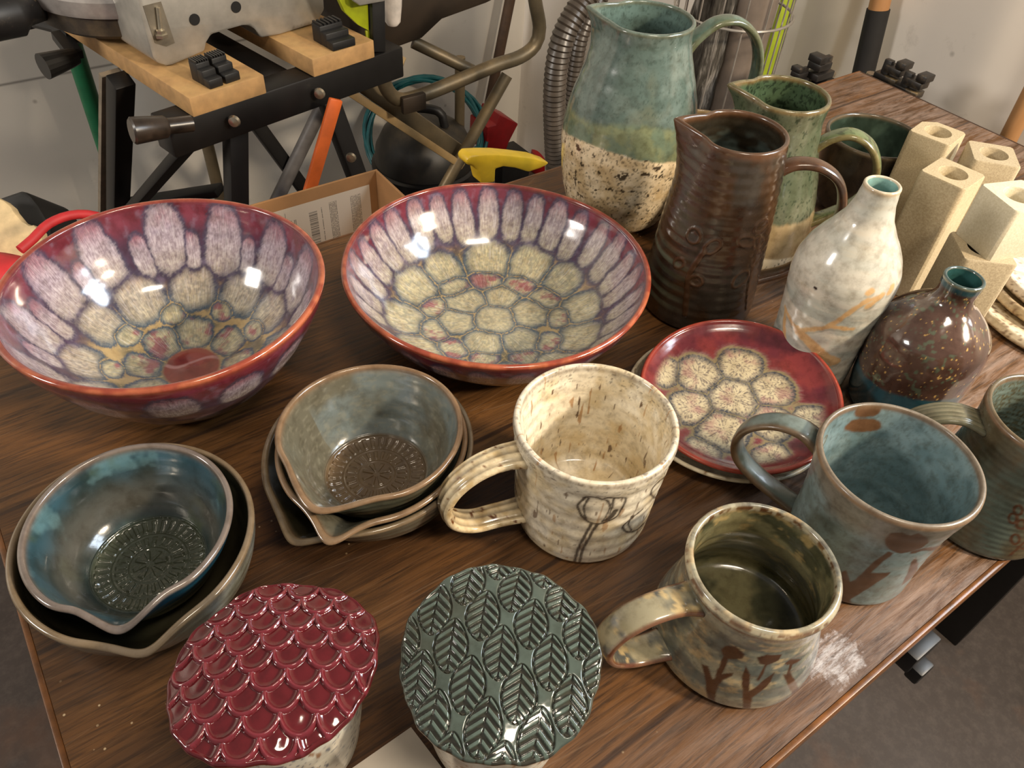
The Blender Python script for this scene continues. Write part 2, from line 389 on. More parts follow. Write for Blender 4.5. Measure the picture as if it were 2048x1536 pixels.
# ================================================================== TABLE
N0, N1_, T0, T1 = 0.031, 0.617, -0.09, 1.083
def wood_top():
    t = NT('rustic brown plank laminate'); o = t.coord()
    sep = t.n('ShaderNodeSeparateXYZ'); t.link(o, sep.inputs[0])
    row = t.math('FLOOR', t.math('MULTIPLY', t.math('ADD', sep.outputs[1], 0.031), 1/0.117))
    com = t.n('ShaderNodeCombineXYZ'); t.link(t.math('ADD', sep.outputs[0], t.math('MULTIPLY', row, 3.71)), com.inputs[0]); t.link(sep.outputs[1], com.inputs[1]); t.link(row, com.inputs[2])
    pos = com.outputs[0]
    big = t.noise(t.map(pos, (2.6, 9, 1)), 1.0, 4, 0.6, 0.4)
    gr = t.noise(t.map(pos, (20, 330, 1)), 1.0, 6, 0.65, 0.8)
    gr2 = t.noise(t.map(pos, (30, 900, 1)), 1.0, 3, 0.6)
    c = t.ramp(big, [(0.28, (54, 33, 15)), (0.45, (84, 54, 25)), (0.6, (110, 72, 34)), (0.75, (84, 56, 29))])
    c = t.mix(t.ramp(gr, [(0.36, 0.75), (0.56, 0.0)]), c, (36, 23, 13))
    c = t.mix(t.math('MULTIPLY', t.ramp(gr2, [(0.55, 0.0), (0.75, 1.0)]), 0.30), c, (122, 88, 54))
    kn = t.noise(t.map(pos, (5, 10, 1)), 1.0, 7, 0.7, 0.8)
    c = t.mix(t.math('MULTIPLY', t.ramp(kn, [(0.56, 0.0), (0.70, 1.0)]), 0.75), c, (40, 26, 17))
    # dusty scuffs, with the near right sheen painted in as paler colour
    scuff_sheen = t.noise(t.map(pos, (14, 110, 1), loc=(1, 4, 0)), 1.0, 7, 0.75, 0.6)
    sheen_side = t.ramp(t.math('SUBTRACT', t.math('MULTIPLY', sep.outputs[0], 0.8), sep.outputs[1]), [(0.02, 0.02), (0.34, 1.0)])
    c = t.mix(t.math('MULTIPLY', t.math('MULTIPLY', t.ramp(scuff_sheen, [(0.42, 0.0), (0.68, 1.0)]), sheen_side), 0.75), c, (160, 138, 124))
    # scratches
    sc = t.vor(t.map(o, (3, 55, 1), rot=(0, 0, 0.5)), 1.0, 'DISTANCE_TO_EDGE')
    c = t.mix(t.math('MULTIPLY', t.ramp(sc, [(0.0, 1.0), (0.006, 0.0)]), 0.12), c, (170, 140, 110))
    cr = t.vor(o, 95); crm = t.noise(o, 9, 4)
    c = t.mix(t.math('MULTIPLY', t.ramp(cr, [(0.05, 1.0), (0.08, 0.0)]), t.ramp(crm, [(0.55, 0.0), (0.62, 1.0)])), c, (190, 165, 130))
    # plank joints
    fr = t.math('FRACT', t.math('MULTIPLY', t.math('ADD', sep.outputs[1], 0.031), 1/0.117))
    j = t.math('MINIMUM', fr, t.math('SUBTRACT', 1.0, fr)); c = t.mix(t.math('MULTIPLY', t.ramp(j, [(0.008, 1.0), (0.02, 0.0)]), 0.7), c, (34, 20, 13))
    # dried white chalky smear beside the tulip mug
    q = G(1672, 1318); qt, qn = float(np.dot(q[:2], E1)), float(np.dot(q[:2], E2))
    dx = t.math('MULTIPLY', t.math('SUBTRACT', sep.outputs[0], qt), 1/0.024); dy = t.math('MULTIPLY', t.math('SUBTRACT', sep.outputs[1], qn), 1/0.014)
    rr = t.math('SQRT', t.math('ADD', t.math('MULTIPLY', dx, dx), t.math('MULTIPLY', dy, dy)))
    rr = t.math('ADD', rr, t.math('MULTIPLY', t.math('SUBTRACT', t.noise(o, 90, 5, 0.7), 0.5), 2.2))
    fl = t.noise(t.map(o, (70, 260, 1)), 1.0, 6, 0.8)
    c = t.mix(t.math('MULTIPLY', t.ramp(rr, [(0.7, 1.0), (1.05, 0.0)]), t.ramp(fl, [(0.42, 0.05), (0.64, 0.65)])), c, (206, 204, 206))
    t.bump(gr, 0.22, 0.0008)
    return t.set(base=c, rough=t.math('ADD', 0.34, t.math('MULTIPLY', gr, 0.22)), spec=0.45)
metal_black = simple('black powder coated steel', (24, 22, 21), 0.42, 0.3, scale=80)
tab = empty('work_table', (*TN(0.5, 0.32), 0.0), 'long dark rustic brown wooden table carrying all the pottery', 'table', rz=A1)
tc = TN(0.5, 0.32)
def tl(name, t0, t1, n0, n1, z0, z1, mat, bevel=0.002):
    mb = MB(); mb.box(((t0+t1)/2-0.5, (n0+n1)/2-0.32, (z0+z1)/2), (t1-t0, n1-n0, z1-z0))
    return mb.build(name, mat, tab, bevel, local=False)
top = tl('tabletop', T0+0.004, T1-0.004, N0+0.004, N1_-0.004, 0.728, 0.75, None, 0.0)
# the tabletop mesh is stored so that object coordinates equal table-aligned (t, n)
for v in top.data.vertices: v.co.x += 0.5; v.co.y += 0.32
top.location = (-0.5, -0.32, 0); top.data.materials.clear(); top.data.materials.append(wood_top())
edge_m = simple('worn brown edge strip', (104, 66, 34), 0.3, 0, var=0.25, scale=60)
edge_d = simple('dark brown edge strip', (58, 38, 26), 0.4, 0, var=0.2, scale=60)
tag(tl('edge_band', T0, T1, N0, N0+0.004, 0.730, 0.7502, edge_m, 0.0012), 'worn amber brown band along the near edge')
tl('edge_band', T0, T1, N1_-0.004, N1_, 0.730, 0.7502, edge_m, 0.0012)
tag(tl('edge_band', T0, T0+0.004, N0+0.004, N1_-0.004, 0.730, 0.7502, edge_m, 0.0012), 'band along the left end')
tl('edge_band', T1-0.004, T1, N0+0.004, N1_-0.004, 0.730, 0.7502, edge_d, 0.0012)
for n_ in (N0+0.006, N1_-0.046): tl('frame_rail', T0+0.06, T1-0.06, n_, n_+0.04, 0.690, 0.727, metal_black)
for t_ in (T0+0.02, T1-0.06):
    tl('frame_rail', t_, t_+0.04, N0+0.006, N1_-0.006, 0.690, 0.727, metal_black)
    for n_ in (N0+0.008, N1_-0.048): tl('leg', t_, t_+0.04, n_, n_+0.04, 0.0, 0.689, metal_black)
mb = MB(); q = G(1815, 1330, 0.68); a = float(np.dot(q[:2], E1))-0.5; b = N0-0.32
mb.box((a, b-0.001, 0.700), (0.030, 0.012, 0.020)); mb.box((a-0.004, b-0.010, 0.690), (0.016, 0.010, 0.014))
tag(mb.build('clip', simple('black plastic clip', (20, 19, 19), 0.45), tab, 0.002, local=False), 'black clip under the near edge')

# ================================================================== POTTERY
def at(x, y, z=0.0): return (x, y, TZ+z)
CUR = {}
def hit(px, py, c, rf, n=14):
    """where the pixel's sight line first meets the wall of a round vessel: (azimuth, height)"""
    d = ray(px, py); o = CAMP-np.array([c[0], c[1], TZ]); r = rf(0.04)
    for _ in range(n):
        A = d[0]**2+d[1]**2; B = o[0]*d[0]+o[1]*d[1]; Cc = o[0]**2+o[1]**2-r*r
        disc = B*B-A*Cc; s = (-B-math.sqrt(max(disc, 0)))/A; p = o+d*s; r = rf(p[2])
    return math.atan2(p[1], p[0]), p[2]
def seg_d(U, Z, pts):
    best = np.full(U.shape, 9.0)
    for (a, b), (c, d) in zip(pts[:-1], pts[1:]):
        dx, dz = c-a, d-b; L = dx*dx+dz*dz+1e-12; t = np.clip(((U-a)*dx+(Z-b)*dz)/L, 0, 1)
        best = np.minimum(best, np.hypot(U-a-t*dx, Z-b-t*dz))
    return best
def inpoly(U, Z, pts):
    c = np.zeros(U.shape, bool); n = len(pts)
    for i in range(n):
        (x1, y1), (x2, y2) = pts[i], pts[(i+1) % n]
        k = ((y1 > Z) != (y2 > Z)) & (U < (x2-x1)*(Z-y1)/((y2-y1)+1e-12)+x1); c ^= k
    return c
def zo(s, ox, oy, L): return [(ox+a*s, oy+b*s) for a, b in L]
def marks(c, rf, az0, items):
    """items: ('line', width, px pts) or ('fill', px pts) -> in unrolled wall metres round az0"""
    out = []
    for it in items:
        P_ = []
        for p in it[-1]:
            a, z = hit(p[0], p[1], c, rf); P_.append((wrap(a-az0)*rf(0.05), z))
        if it[0] == 'line' and len(P_) > 2: P_ = [tuple(q) for q in spline(P_, 0.001)]
        out.append((it[0], it[1] if it[0] == 'line' else 0, P_))
    return out
def mark_mask(TH, Z, SD, az0, r0, ms, soft=0.0005, wob=0.0006):
    U = wrap(TH-az0)*r0; n1 = (fbm(U, Z, 0, 260, 3, 3)-0.5)*2*wob; m = np.zeros(U.shape)
    sel = (SD < 0.4)
    for k, wdt, P_ in ms:
        if k == 'line': d = seg_d(U, Z, P_)+n1; v = 1-ss(wdt/2-soft, wdt/2+soft, d)
        else:
            d = seg_d(U, Z, P_+[P_[0]]); ins = inpoly(U, Z, P_); v = ss(-soft, soft, np.where(ins, d, -d)+n1)
        m = np.maximum(m, v)
    return m*sel
def rprof(pr): 
    p = spline(pr, 0.002); return lambda z: float(np.interp(z, p[:, 1], p[:, 0]))

# ---------------- cell glaze of the two big bowls and the plate
def seeds(rr, jit=0.06, seed=1):
    R_ = random.Random(seed); out = []
    for (rho, n, a, b, ph, kind) in rr:
        for i in range(n):
            th = ph+2*pi*i/n+(R_.uniform(-jit, jit)*2*pi/n if n > 1 else 0)
            k = R_.uniform(0.9, 1.08); out.append((rho+R_.uniform(-1, 1)*a*0.08*(n > 1), th, a*k, b*k, kind))
    return out
def cells(rho, th, sd, wob=0.0022, seed=2):
    x, y = rho*np.cos(th), rho*np.sin(th)
    nx = (fbm(x, y, 0, 110, seed, 3)-0.5)*2*wob; ny = (fbm(x, y, 5, 110, seed+5, 3)-0.5)*2*wob
    rag = (vn(th*rho, rho*0.25, 0, 900, seed+8)-0.5)*0.10
    x = x+nx; y = y+ny; F1 = np.full(x.shape, 9.0); F2 = np.full(x.shape, 9.0); K = np.zeros(x.shape, int); LX = np.zeros(x.shape)
    for i, (r, t, a, b, kd) in enumerate(sd):
        er = (math.cos(t), math.sin(t)); dx = (x*er[0]+y*er[1]-r)/a; dy = (-x*er[1]+y*er[0])/b
        if r > 0.06: dy = wrap(np.arctan2(y, x)-t)*np.hypot(x, y)/b; dx = (np.hypot(x, y)-r)/a
        d = (np.abs(dx)**2.7+np.abs(dy)**2.7)**(1/2.7)
        c1 = d < F1; F2 = np.where(c1, F1, np.minimum(F2, d)); K = np.where(c1, i, K); LX = np.where(c1, dx, LX); F1 = np.where(c1, d, F1)
    return F1+rag, F2, K, LX

def petal_colour(rho, th, sd, RT, purple=0.0, seed=0, centre=None, lowtan=0.09):
    F1, F2, K, LX = cells(rho, th, sd, seed=seed+2)
    kind = np.array([s[4] for s in sd])[K]; rnd = np.array([random.Random(i*7+seed).random() for i in range(len(sd))])[K]
    x, y = rho*np.cos(th), rho*np.sin(th)
    nz = fbm(x, y, 1, 45, seed+9); fine = fbm(x, y, 2, 500, seed+11, 3)
    e = np.minimum(1-F1, (F2-F1)*0.75)
    maroon, rust, plum = lin((106, 42, 52)), lin((134, 62, 50)), lin((74, 52, 72))
    tan, navy = lin((176, 152, 108)), lin((58, 78, 98))
    cream, sage, pink, lav, white = lin((206, 196, 158)), lin((150, 152, 132)), lin((158, 82, 98)), lin((170, 150, 170)), lin((206, 196, 212))
    hi = ss(lowtan-0.012, lowtan+0.015, rho)                  # 0 = floor, 1 = wall
    bg = mixc(mixc(tan, lin((120, 112, 88)), ss(0.4, 0.62, nz)), mixc(plum, maroon, ss(RT*0.74, RT*0.93, rho)), hi)
    bg = mixc(bg, lin((140, 70, 88)), ss(RT*0.80, RT*0.92, rho)*0.45*ss(0.4, 0.7, nz))
    bg = mixc(bg, mixc(maroon, rust, 0.6), ss(RT*0.95, RT*0.99, rho))
    low = mixc(cream, sage, 0.75*ss(0.3, 0.7, fine))
    low = mixc(low, pink, (kind == 1)*ss(0.50, 0.66, fbm(x, y, 3, 90, seed+4))*0.8)
    up = mixc(mixc(lav, cream, 0.65-0.5*purple), white, 0.25+0.45*purple*ss(0.3, 0.7, nz))
    up = mixc(up, pink, ss(0.15, 0.95, LX)*(0.70+0.2*purple)*ss(0.25, 0.6, nz+0.2*rnd))
    up = mixc(up, mixc(sage, cream, 0.6), ss(0.2, -0.8, LX)*(0.75-0.35*purple))
    up = mixc(up, lin((120, 100, 112)), 0.5*ss(0.35, 0.7, fine))
    c = mixc(low, up, (kind == 2)*1.0+(kind == 3)*0.35)
    halo = mixc(navy, mixc(plum, navy, 0.3), hi)
    hw = np.where(kind == 2, 0.22, 0.34)
    out = mixc(halo, c, ss(-0.02, hw*1.25, e+0.30*(fine-0.5)))
    out = mixc(bg, out, ss(-0.10-0.10*hi, 0.05, e+0.16*(fine-0.5)))
    out = mixc(out, tan, (1-ss(0.0, 0.075, (F2-F1)+0.10*(fine-0.5)))*(1-hi)*0.85*(F1 < 1.25))
    out = mixc(out, lin((140, 128, 150)), hi*0.30*ss(0.5, 0.75, fbm(x, y, 7, 130, seed+3))*(rho < RT*0.95))
    if centre: 
        k = 1-ss(centre-0.0015, centre+0.0015, rho+(nz-0.5)*0.006); dd = lin((140, 62, 46))
        cc = mixc(dd, lin((118, 44, 40)), ss(0.35, 0.65, nz)); sw = np.abs(y-0.006-0.30*x-0.004*np.sin(x*160)); cc = mixc(cc, lin((190, 150, 150)), (1-ss(0.0006, 0.0026, sw))*0.55)
        out = mixc(out, cc, k)
    return out, ss(0.05, 0.3, e)

def big_bowl(name, label, c, outer, t, inner, sd_in, sd_out, purple, seed, centre, lowtan, az_rot=0.0):
    root = empty(name, at(*c), label, 'bowl')
    mat = glaze('petal glaze '+str(seed), rough=0.13, spec=0.6, vscale=90, var=1, bump=0.08, bscale=60, fur=0.5, furv=(700, 110), coat=0.5, rv=0.06)
    st = {}
    def dfm(TH, R_, Z_, SD):
        return R_*(1+0.006*np.sin(2*TH+seed)+0.003*np.sin(3*TH))+0.00012*rings(Z_, TH, 0.016), Z_+0.0006*np.sin(3*TH+1)*(Z_/outer[-1][1])
    def colour(TH, R_, Z_, SD, P):
        out = np.zeros(TH.shape+(3,)); mk = np.zeros(TH.shape+(3,))
        ins = SD > 0.5
        r1 = R_[:, 0]; z1 = Z_[:, 0]; sd1 = SD[:, 0]
        ds = np.r_[0, np.cumsum(np.hypot(np.diff(r1), np.diff(z1)))]; rin = ds[-1]-ds
        RT = rin[np.argmax(sd1 >= 0.5)]; RTo = ds[np.argmax(sd1 >= 0.5)]
        rho_i = np.tile(rin[:, None], (1, TH.shape[1])); rho_o = np.tile(ds[:, None], (1, TH.shape[1]))
        ci, mi = petal_colour(rho_i, TH+az_rot, sd_in(RT), RT, purple, seed, centre, lowtan)
        co, mo = petal_colour(rho_o, TH+az_rot, sd_out(RTo), RTo, max(purple, 0.5), seed+50, None, 0.03)
        out = np.where(ins[..., None], ci, co)
        lip = np.exp(-((np.minimum(np.abs(rho_i-RT), np.abs(rho_o-RTo)))/0.0032)**2)
        out = mixc(out, mixc(lin((176, 98, 66)), lin((146, 68, 48)), ss(0.35, 0.65, vn(P[..., 0], P[..., 1], 0, 140, 3))), lip)
        mk[..., 1] = np.where(ins, mi, mo); st['m'] = mk
        return out
    pot('body', root, outer, t, 0.007, inner, nt=760, step=0.0008, deform=dfm, colour=colour, mask=lambda *a: st['m'], mat=mat)
    return root

def si1(RT): return seeds([(0.0365, 8, 0.0150, 0.0150, 0.2, 1), (0.058, 9, 0.0100, 0.0115, 0.0, 1), (0.079, 11, 0.0210, 0.0205, 0.1, 3), (RT*0.70, 13, 0.021, 0.0095, 0.30, 2), (RT*0.775, 13, 0.030, 0.0190, 0.06, 2)], 0.07, 4)
def so1(RT): return seeds([(RT*0.80, 14, 0.021, 0.0235, 0.1, 2), (RT*0.55, 14, 0.014, 0.012, 0.3, 2)], 0.08, 9)
big_bowl('glazed_bowl', 'deep purple and maroon bowl with large white petals and a red centre disc', (-0.2547, 0.4347),
         [(0.048, 0.0), (0.060, 0.008), (0.076, 0.026), (0.090, 0.045), (0.1015, 0.065), (0.109, 0.081), (0.1125, 0.0925)], 0.0055,
         [(0.0005, 0.010), (0.02, 0.0095), (0.035, 0.012), (0.055, 0.022), (0.075, 0.036), (0.090, 0.054), (0.101, 0.075), (0.107, 0.0915)],
         si1, so1, 0.75, 1, 0.021, 0.075)
def si2(RT): return seeds([(0.0, 1, 0.019, 0.019, 0, 0), (0.0335, 6, 0.0185, 0.0190, 0.3, 0), (0.0545, 11, 0.0135, 0.0150, 0.1, 1), (0.0790, 12, 0.0205, 0.0220, 0.2, 0), (RT*0.785, 31, 0.026, 0.0110, 0.1, 2)], 0.10, 5)
def so2(RT): return seeds([(RT*0.82, 26, 0.020, 0.0135, 0.1, 2)], 0.05, 6)
big_bowl('glazed_bowl', 'wide shallow maroon-rimmed bowl with cream honeycomb cells on its floor, behind the grey nested bowls', (-0.0198, 0.5247),
         [(0.058, 0.0), (0.073, 0.005), (0.092, 0.017), (0.107, 0.032), (0.118, 0.048), (0.124, 0.060), (0.1262, 0.0665)], 0.005,
         [(0.0005, 0.007), (0.03, 0.0068), (0.060, 0.009), (0.078, 0.014), (0.093, 0.024), (0.106, 0.038), (0.116, 0.053), (0.1215, 0.0655)],
         si2, so2, 0.25, 2, None, 0.088)

# ---------------- plates with the same glaze
def plate_red():
    c = (0.1760, 0.4320)
    up = Vector((-0.085, -0.100, 0.99)).normalized()
    wp = empty('dinner_plate', at(0.1710, 0.4370), 'cream white plate lying under the tilted maroon plate', 'plate')
    def cw(TH, R_, Z_, SD, P):
        n = fbm(P[..., 0], P[..., 1], 0, 90, 2); o = mixc(lin((206, 196, 172)), lin((176, 164, 138)), ss(0.4, 0.7, n))
        return mixc(o, lin((120, 92, 60)), ss(0.66, 0.72, fbm(P[..., 0], P[..., 1], P[..., 2], 160, 6)))
    pot('body', wp, [(0.045, 0.0), (0.060, 0.002), (0.073, 0.007), (0.0800, 0.013)], 0.004, 0.005,
        [(0.0005, 0.005), (0.04, 0.005), (0.060, 0.006), (0.071, 0.010), (0.0765, 0.0135)], nt=256, step=0.001, colour=cw,
        mat=glaze('cream plate glaze', rough=0.25, var=1, vscale=120, bump=0.1))
    rp = empty('dessert_plate', at(c[0], c[1], 0.0215), 'small maroon plate with cream flower cells, tilted on the white plate', 'plate')
    q = Vector((0, 0, 1)).rotation_difference(up); rp.rotation_euler = q.to_euler()
    seeds_ = seeds([(0.0, 1, 0.0200, 0.0200, 0, 0), (0.0340, 6, 0.0190, 0.0190, 0.25, 1), (0.0590, 8, 0.0150, 0.0160, 3.5, 1)], 0.10, 12)
    seeds_ = [s for s in seeds_ if not (s[0] > 0.05 and (s[1] % (2*pi)) < 2.6)]
    st = {}
    def cr(TH, R_, Z_, SD, P):
        x, y = P[..., 0], P[..., 1]
        rho = R_; ins = SD > 0.5; a = TH+0.0; px_, py_ = rho*np.cos(a)+0.004, rho*np.sin(a)+0.001
        rr, tt = np.hypot(px_, py_), np.arctan2(py_, px_)
        F1, F2, K, LX = cells(rr, tt, seeds_, wob=0.0014, seed=31); e = np.minimum(1-F1, (F2-F1)*0.75)
        sx = np.array([s[0]*math.cos(s[1]) for s in seeds_])[K]; sy = np.array([s[0]*math.sin(s[1]) for s in seeds_])[K]
        ang = np.arctan2(py_-sy, px_-sx); dr = np.hypot(px_-sx, py_-sy)
        fur = vn(ang*14.0, dr*420+2*vn(x, y, 0, 400, 3), K*3.0, 1.0, 4)*0.65+vn(x, y, K*5.0, 900, 6)*0.5
        fine = fbm(x, y, 2, 600, 8, 2)
        cream, dk, pk = lin((190, 176, 144)), lin((78, 68, 72)), lin((146, 96, 98))
        cc = mixc(cream, dk, ss(0.50, 0.80, fur)*0.75); cc = mixc(cc, pk, ss(0.52, 0.7, fbm(x, y, 0, 70, 5))*0.55)
        cc = mixc(lin((64, 66, 72)), cc, ss(-0.02, 0.36, e+0.5*(fur-0.55)))
        mar = mixc(lin((118, 46, 46)), lin((92, 34, 42)), ss(0.4, 0.65, fbm(x, y, 0, 60, 3)))
        gl = lin((126, 112, 84)); near = ss(-0.34, -0.05, e+0.14*(fine-0.5))
        o = mixc(mar, lin((120, 84, 82)), near); o = mixc(o, gl, ss(-0.18, -0.06, e)); o = mixc(o, cc, ss(-0.03, 0.02, e)); o = mixc(o, lin((132, 120, 88)), (1-ss(0.0, 0.06, F2-F1))*(F1 < 1.2))
        o = mixc(o, mar, ss(0.060, 0.0665, rho)); 
        o = np.where(ins[..., None], o, mar)
        lip = np.exp(-((rho-0.0752)/0.0022)**2); o = mixc(o, lin((160, 66, 48)), lip)
        return o
    pot('body', rp, [(0.040, 0.0), (0.055, 0.001), (0.066, 0.0035), (0.0735, 0.008), (0.0765, 0.0118)], 0.0042, 0.004,
        [(0.0005, 0.0045), (0.045, 0.0045), (0.058, 0.0055), (0.0665, 0.0085), (0.0722, 0.0122)], nt=560, step=0.0006, colour=cr,
        mat=glaze('maroon plate glaze', rough=0.16, spec=0.6, var=1, vscale=120, bump=0.1, coat=0.4))
plate_red()

# ---------------- spouted nesting bowls
def spouted(label, c, R_, h, z0, az, A, w_, kind, group, seed, stamp=False, pinch=0.0022, t=0.0040, nest=True, lobe=0.45):
    root = empty('spouted_bowl', at(c[0], c[1], z0), label, 'bowl', group)
    k = R_/0.0586
    outer = [(0.030*k, 0.0), (0.041*k, 0.10*h), (0.051*k, 0.34*h), (0.0563*k, 0.66*h), (R_, h)] if not nest else [(0.027*k, 0.0), (0.0355*k, 0.08*h), (0.0440*k, 0.30*h), (0.0505*k, 0.58*h), (0.0555*k, 0.82*h), (R_, h)]
    fl = 0.036*k
    inner = [(0.0005, 0.0055), (fl*0.7, 0.0056), (fl, 0.0075), (fl+0.010*k, 0.36*h), (R_-t-0.002*k, 0.70*h), (R_-t, h-0.0012)] if not nest else [(0.0005, 0.0055), (0.022*k, 0.0056), (0.0318*k, 0.0072), (0.0415*k, 0.33*h), (0.0505*k-t*0.9, 0.62*h), (0.0555*k-t, 0.84*h), (R_-t, h-0.0012)]
    def dfm(TH, r, z, SD):
        d = np.abs(wrap(TH-az)); hh = np.clip(z/h, 0, 1)**2.2
        g = (1-lobe)*A*np.exp(-(d/0.70)**1.35)+(lobe+0.08)*A*np.exp(-(d/(w_*0.55))**2.0) - pinch*np.exp(-((d-w_*1.35)/(w_*0.5))**2)
        rr = r+g*hh*np.clip(r/R_, 0, 1)**2 + 0.00010*rings(z, TH, 0.009, seed)
        zz = z-0.0045*np.exp(-(d/(w_*0.8))**2)*hh+0.0009*np.sin(2*TH+seed)*hh
        rr = rr*(1+0.008*np.sin(2*TH+seed))
        if stamp is not False:
            m = (SD > 0.9)*(r < 0.0345*k)
            def bars(n, r0, r1, ph=0):
                b = 0.5+0.5*np.cos(TH*n+ph+0.35*np.sin(TH*5)); return ss(0.45, 0.75, b)*ss(r0, r0+0.0012, r)*(1-ss(r1-0.0012, r1, r))
            H = bars(34, 0.0235*k, 0.0325*k)+bars(24, 0.0135*k, 0.021*k, 1)+bars(8, 0.002, 0.0105*k, 2)*0.9
            H = H+0.5*np.exp(-((r-0.0222*k)/0.0006)**2)+0.5*np.exp(-((r-0.012*k)/0.0006)**2)+0.7*np.exp(-((r-0.0338*k)/0.0007)**2)
            if stamp == 'rough': H = H+1.1*(fbm(r*np.cos(TH), r*np.sin(TH), 0, 320, 3)-0.4)
            zz = zz+m*H*0.0011
        return rr, zz
    def col(TH, r, z, SD, P):
        x, y, zz = P[..., 0], P[..., 1], P[..., 2]; hh = z/h; n = fbm(x, y, zz, 55, seed); n2 = fbm(TH*0.02, TH*0.0, z, 600, seed+3, 2); n3 = fbm(x, y, zz, 24, seed+7)
        if kind == 'blue':
            i_ = mixc(lin((26, 42, 42)), lin((46, 76, 88)), ss(0.42, 0.66, n3+0.25*(hh-0.5)))
            i_ = mixc(i_, lin((104, 140, 146)), 0.45*ss(0.60, 0.74, n)*ss(0.3, 0.8, hh)); i_ = mixc(i_, lin((68, 80, 44)), 0.5*ss(0.52, 0.7, fbm(x, y, zz, 40, 12)))
            i_ = mixc(i_, lin((92, 88, 80)), np.exp(-((r-0.043*k)/0.0055)**2)*0.7)
            i_ = mixc(i_, lin((60, 64, 50)), 1-ss(0.032*k, 0.036*k, r))
            o_ = mixc(lin((24, 40, 30)), lin((34, 78, 100)), ss(0.45, 0.95, hh+0.5*(n-0.5))); o_ = mixc(o_, lin((86, 92, 44)), 0.55*ss(0.5, 0.66, n3)*ss(0.8, 0.3, hh))
            lipc = lin((120, 104, 92))
        elif kind == 'grey':
            i_ = mixc(lin((92, 88, 74)), lin((104, 112, 110)), ss(0.4, 0.62, n3)*ss(-1.6, 1.0, wrap(TH+0.4))); i_ = mixc(i_, lin((132, 128, 110)), 0.35*ss(0.5, 0.8, n2))
            i_ = mixc(i_, lin((92, 70, 44)), (1-ss(0.0325*k, 0.036*k, r))*0.85)
            o_ = mixc(lin((96, 98, 82)), lin((104, 84, 58)), ss(0.45, 0.7, n3)); o_ = mixc(o_, lin((112, 126, 116)), 0.5*ss(0.5, 0.7, n))
            lipc = lin((128, 100, 74))
        else:
            i_ = mixc(lin((46, 42, 30)), lin((66, 64, 48)), ss(0.4, 0.7, n3)); o_ = mixc(lin((96, 96, 82)), lin((122, 124, 118)), ss(0.4, 0.7, n)); o_ = mixc(o_, lin((96, 74, 48)), 0.6*ss(0.5, 0.7, n3)*ss(0.7, 0.2, hh))
            lipc = lin((118, 98, 74))
        o = np.where((SD > 0.5)[..., None], i_, o_)
        lip = np.exp(-((hh-1.02)/0.05)**2); return mixc(o, lipc, lip*0.9)
    pot('body', root, outer, t, 0.0055, inner, nt=480 if stamp else 300, step=0.0012, deform=dfm, colour=col, fine=(0.037*k, 0.0004) if stamp else None,
        mat=glaze('spouted bowl glaze %d' % seed, rough=0.17, spec=0.6, var=1, vscale=90, bump=0.12, bscale=200, coat=0.35))
    return root
R_ = math.radians
gl, gm = 'nested spouted bowls at the left', 'nested spouted bowls in the middle'
spouted('grey outer spouted bowl of the left pair, holding the blue-green one', (-0.2141, 0.2518), 0.0675, 0.055, 0.0, R_(-65), 0.012, 0.26, 'dark', gl, 3, nest=False, pinch=0.0006, lobe=0.25)
spouted('glossy blue-green spouted bowl with rough stamped floor, nested in the grey bowl at lower left', (-0.2172, 0.2549), 0.0586, 0.0525, 0.0075, R_(-72), 0.011, 0.30, 'blue', gl, 4, 'rough')
spouted('widest grey-brown spouted bowl, bottom of the middle stack of three', (-0.0915, 0.3435), 0.0690, 0.045, 0.0, R_(-112), 0.020, 0.28, 'dark', gm, 5, nest=False, pinch=0.0006, lobe=0.2)
spouted('olive grey spouted bowl between the two others of the middle stack', (-0.0880, 0.3355), 0.0615, 0.0495, 0.0075, R_(-99), 0.020, 0.26, 'grey', gm, 6, pinch=0.0010, lobe=0.35)
spouted('grey-brown spouted bowl with a mandala stamp, topmost of the middle stack', (-0.0885, 0.3337), 0.0589, 0.0550, 0.0150, R_(-109), 0.0110, 0.42, 'grey', gm, 7, 'clean')

# ---------------- mugs
def mug(label, c, outer, t, col, hcol, hp, az, hw, ht, matk, nt=420, pitch=0.012, amp=0.0005, groove=0, name='mug', cat='mug', inner=None, step=0.0011, wobz=0.0, deform=None, gd=0.0012, hlabel=None):
    root = empty(name, at(*c), label, cat)
    def dfm(TH, r, z, SD):
        rr = r+0.30*amp*rings(z, TH, pitch, 0.7)*ss(0.003, 0.01, z); zz = z+wobz*np.sin(2*TH+1)*z/outer[-1][1]
        if deform: rr, zz = deform(TH, rr, zz, SD)
        return rr, zz
    pot('body', root, outer, t, 0.006, inner, nt=nt, step=step, deform=dfm, colour=col, mat=matk, mask=(lambda TH, r, z, SD, P: col.mask) if hasattr(col, 'mask') else None)
    h = handle('handle', root, hp, az, hw, ht, matk, groove, gd, colour=hcol)
    if hlabel: tag(h, hlabel)
    return root

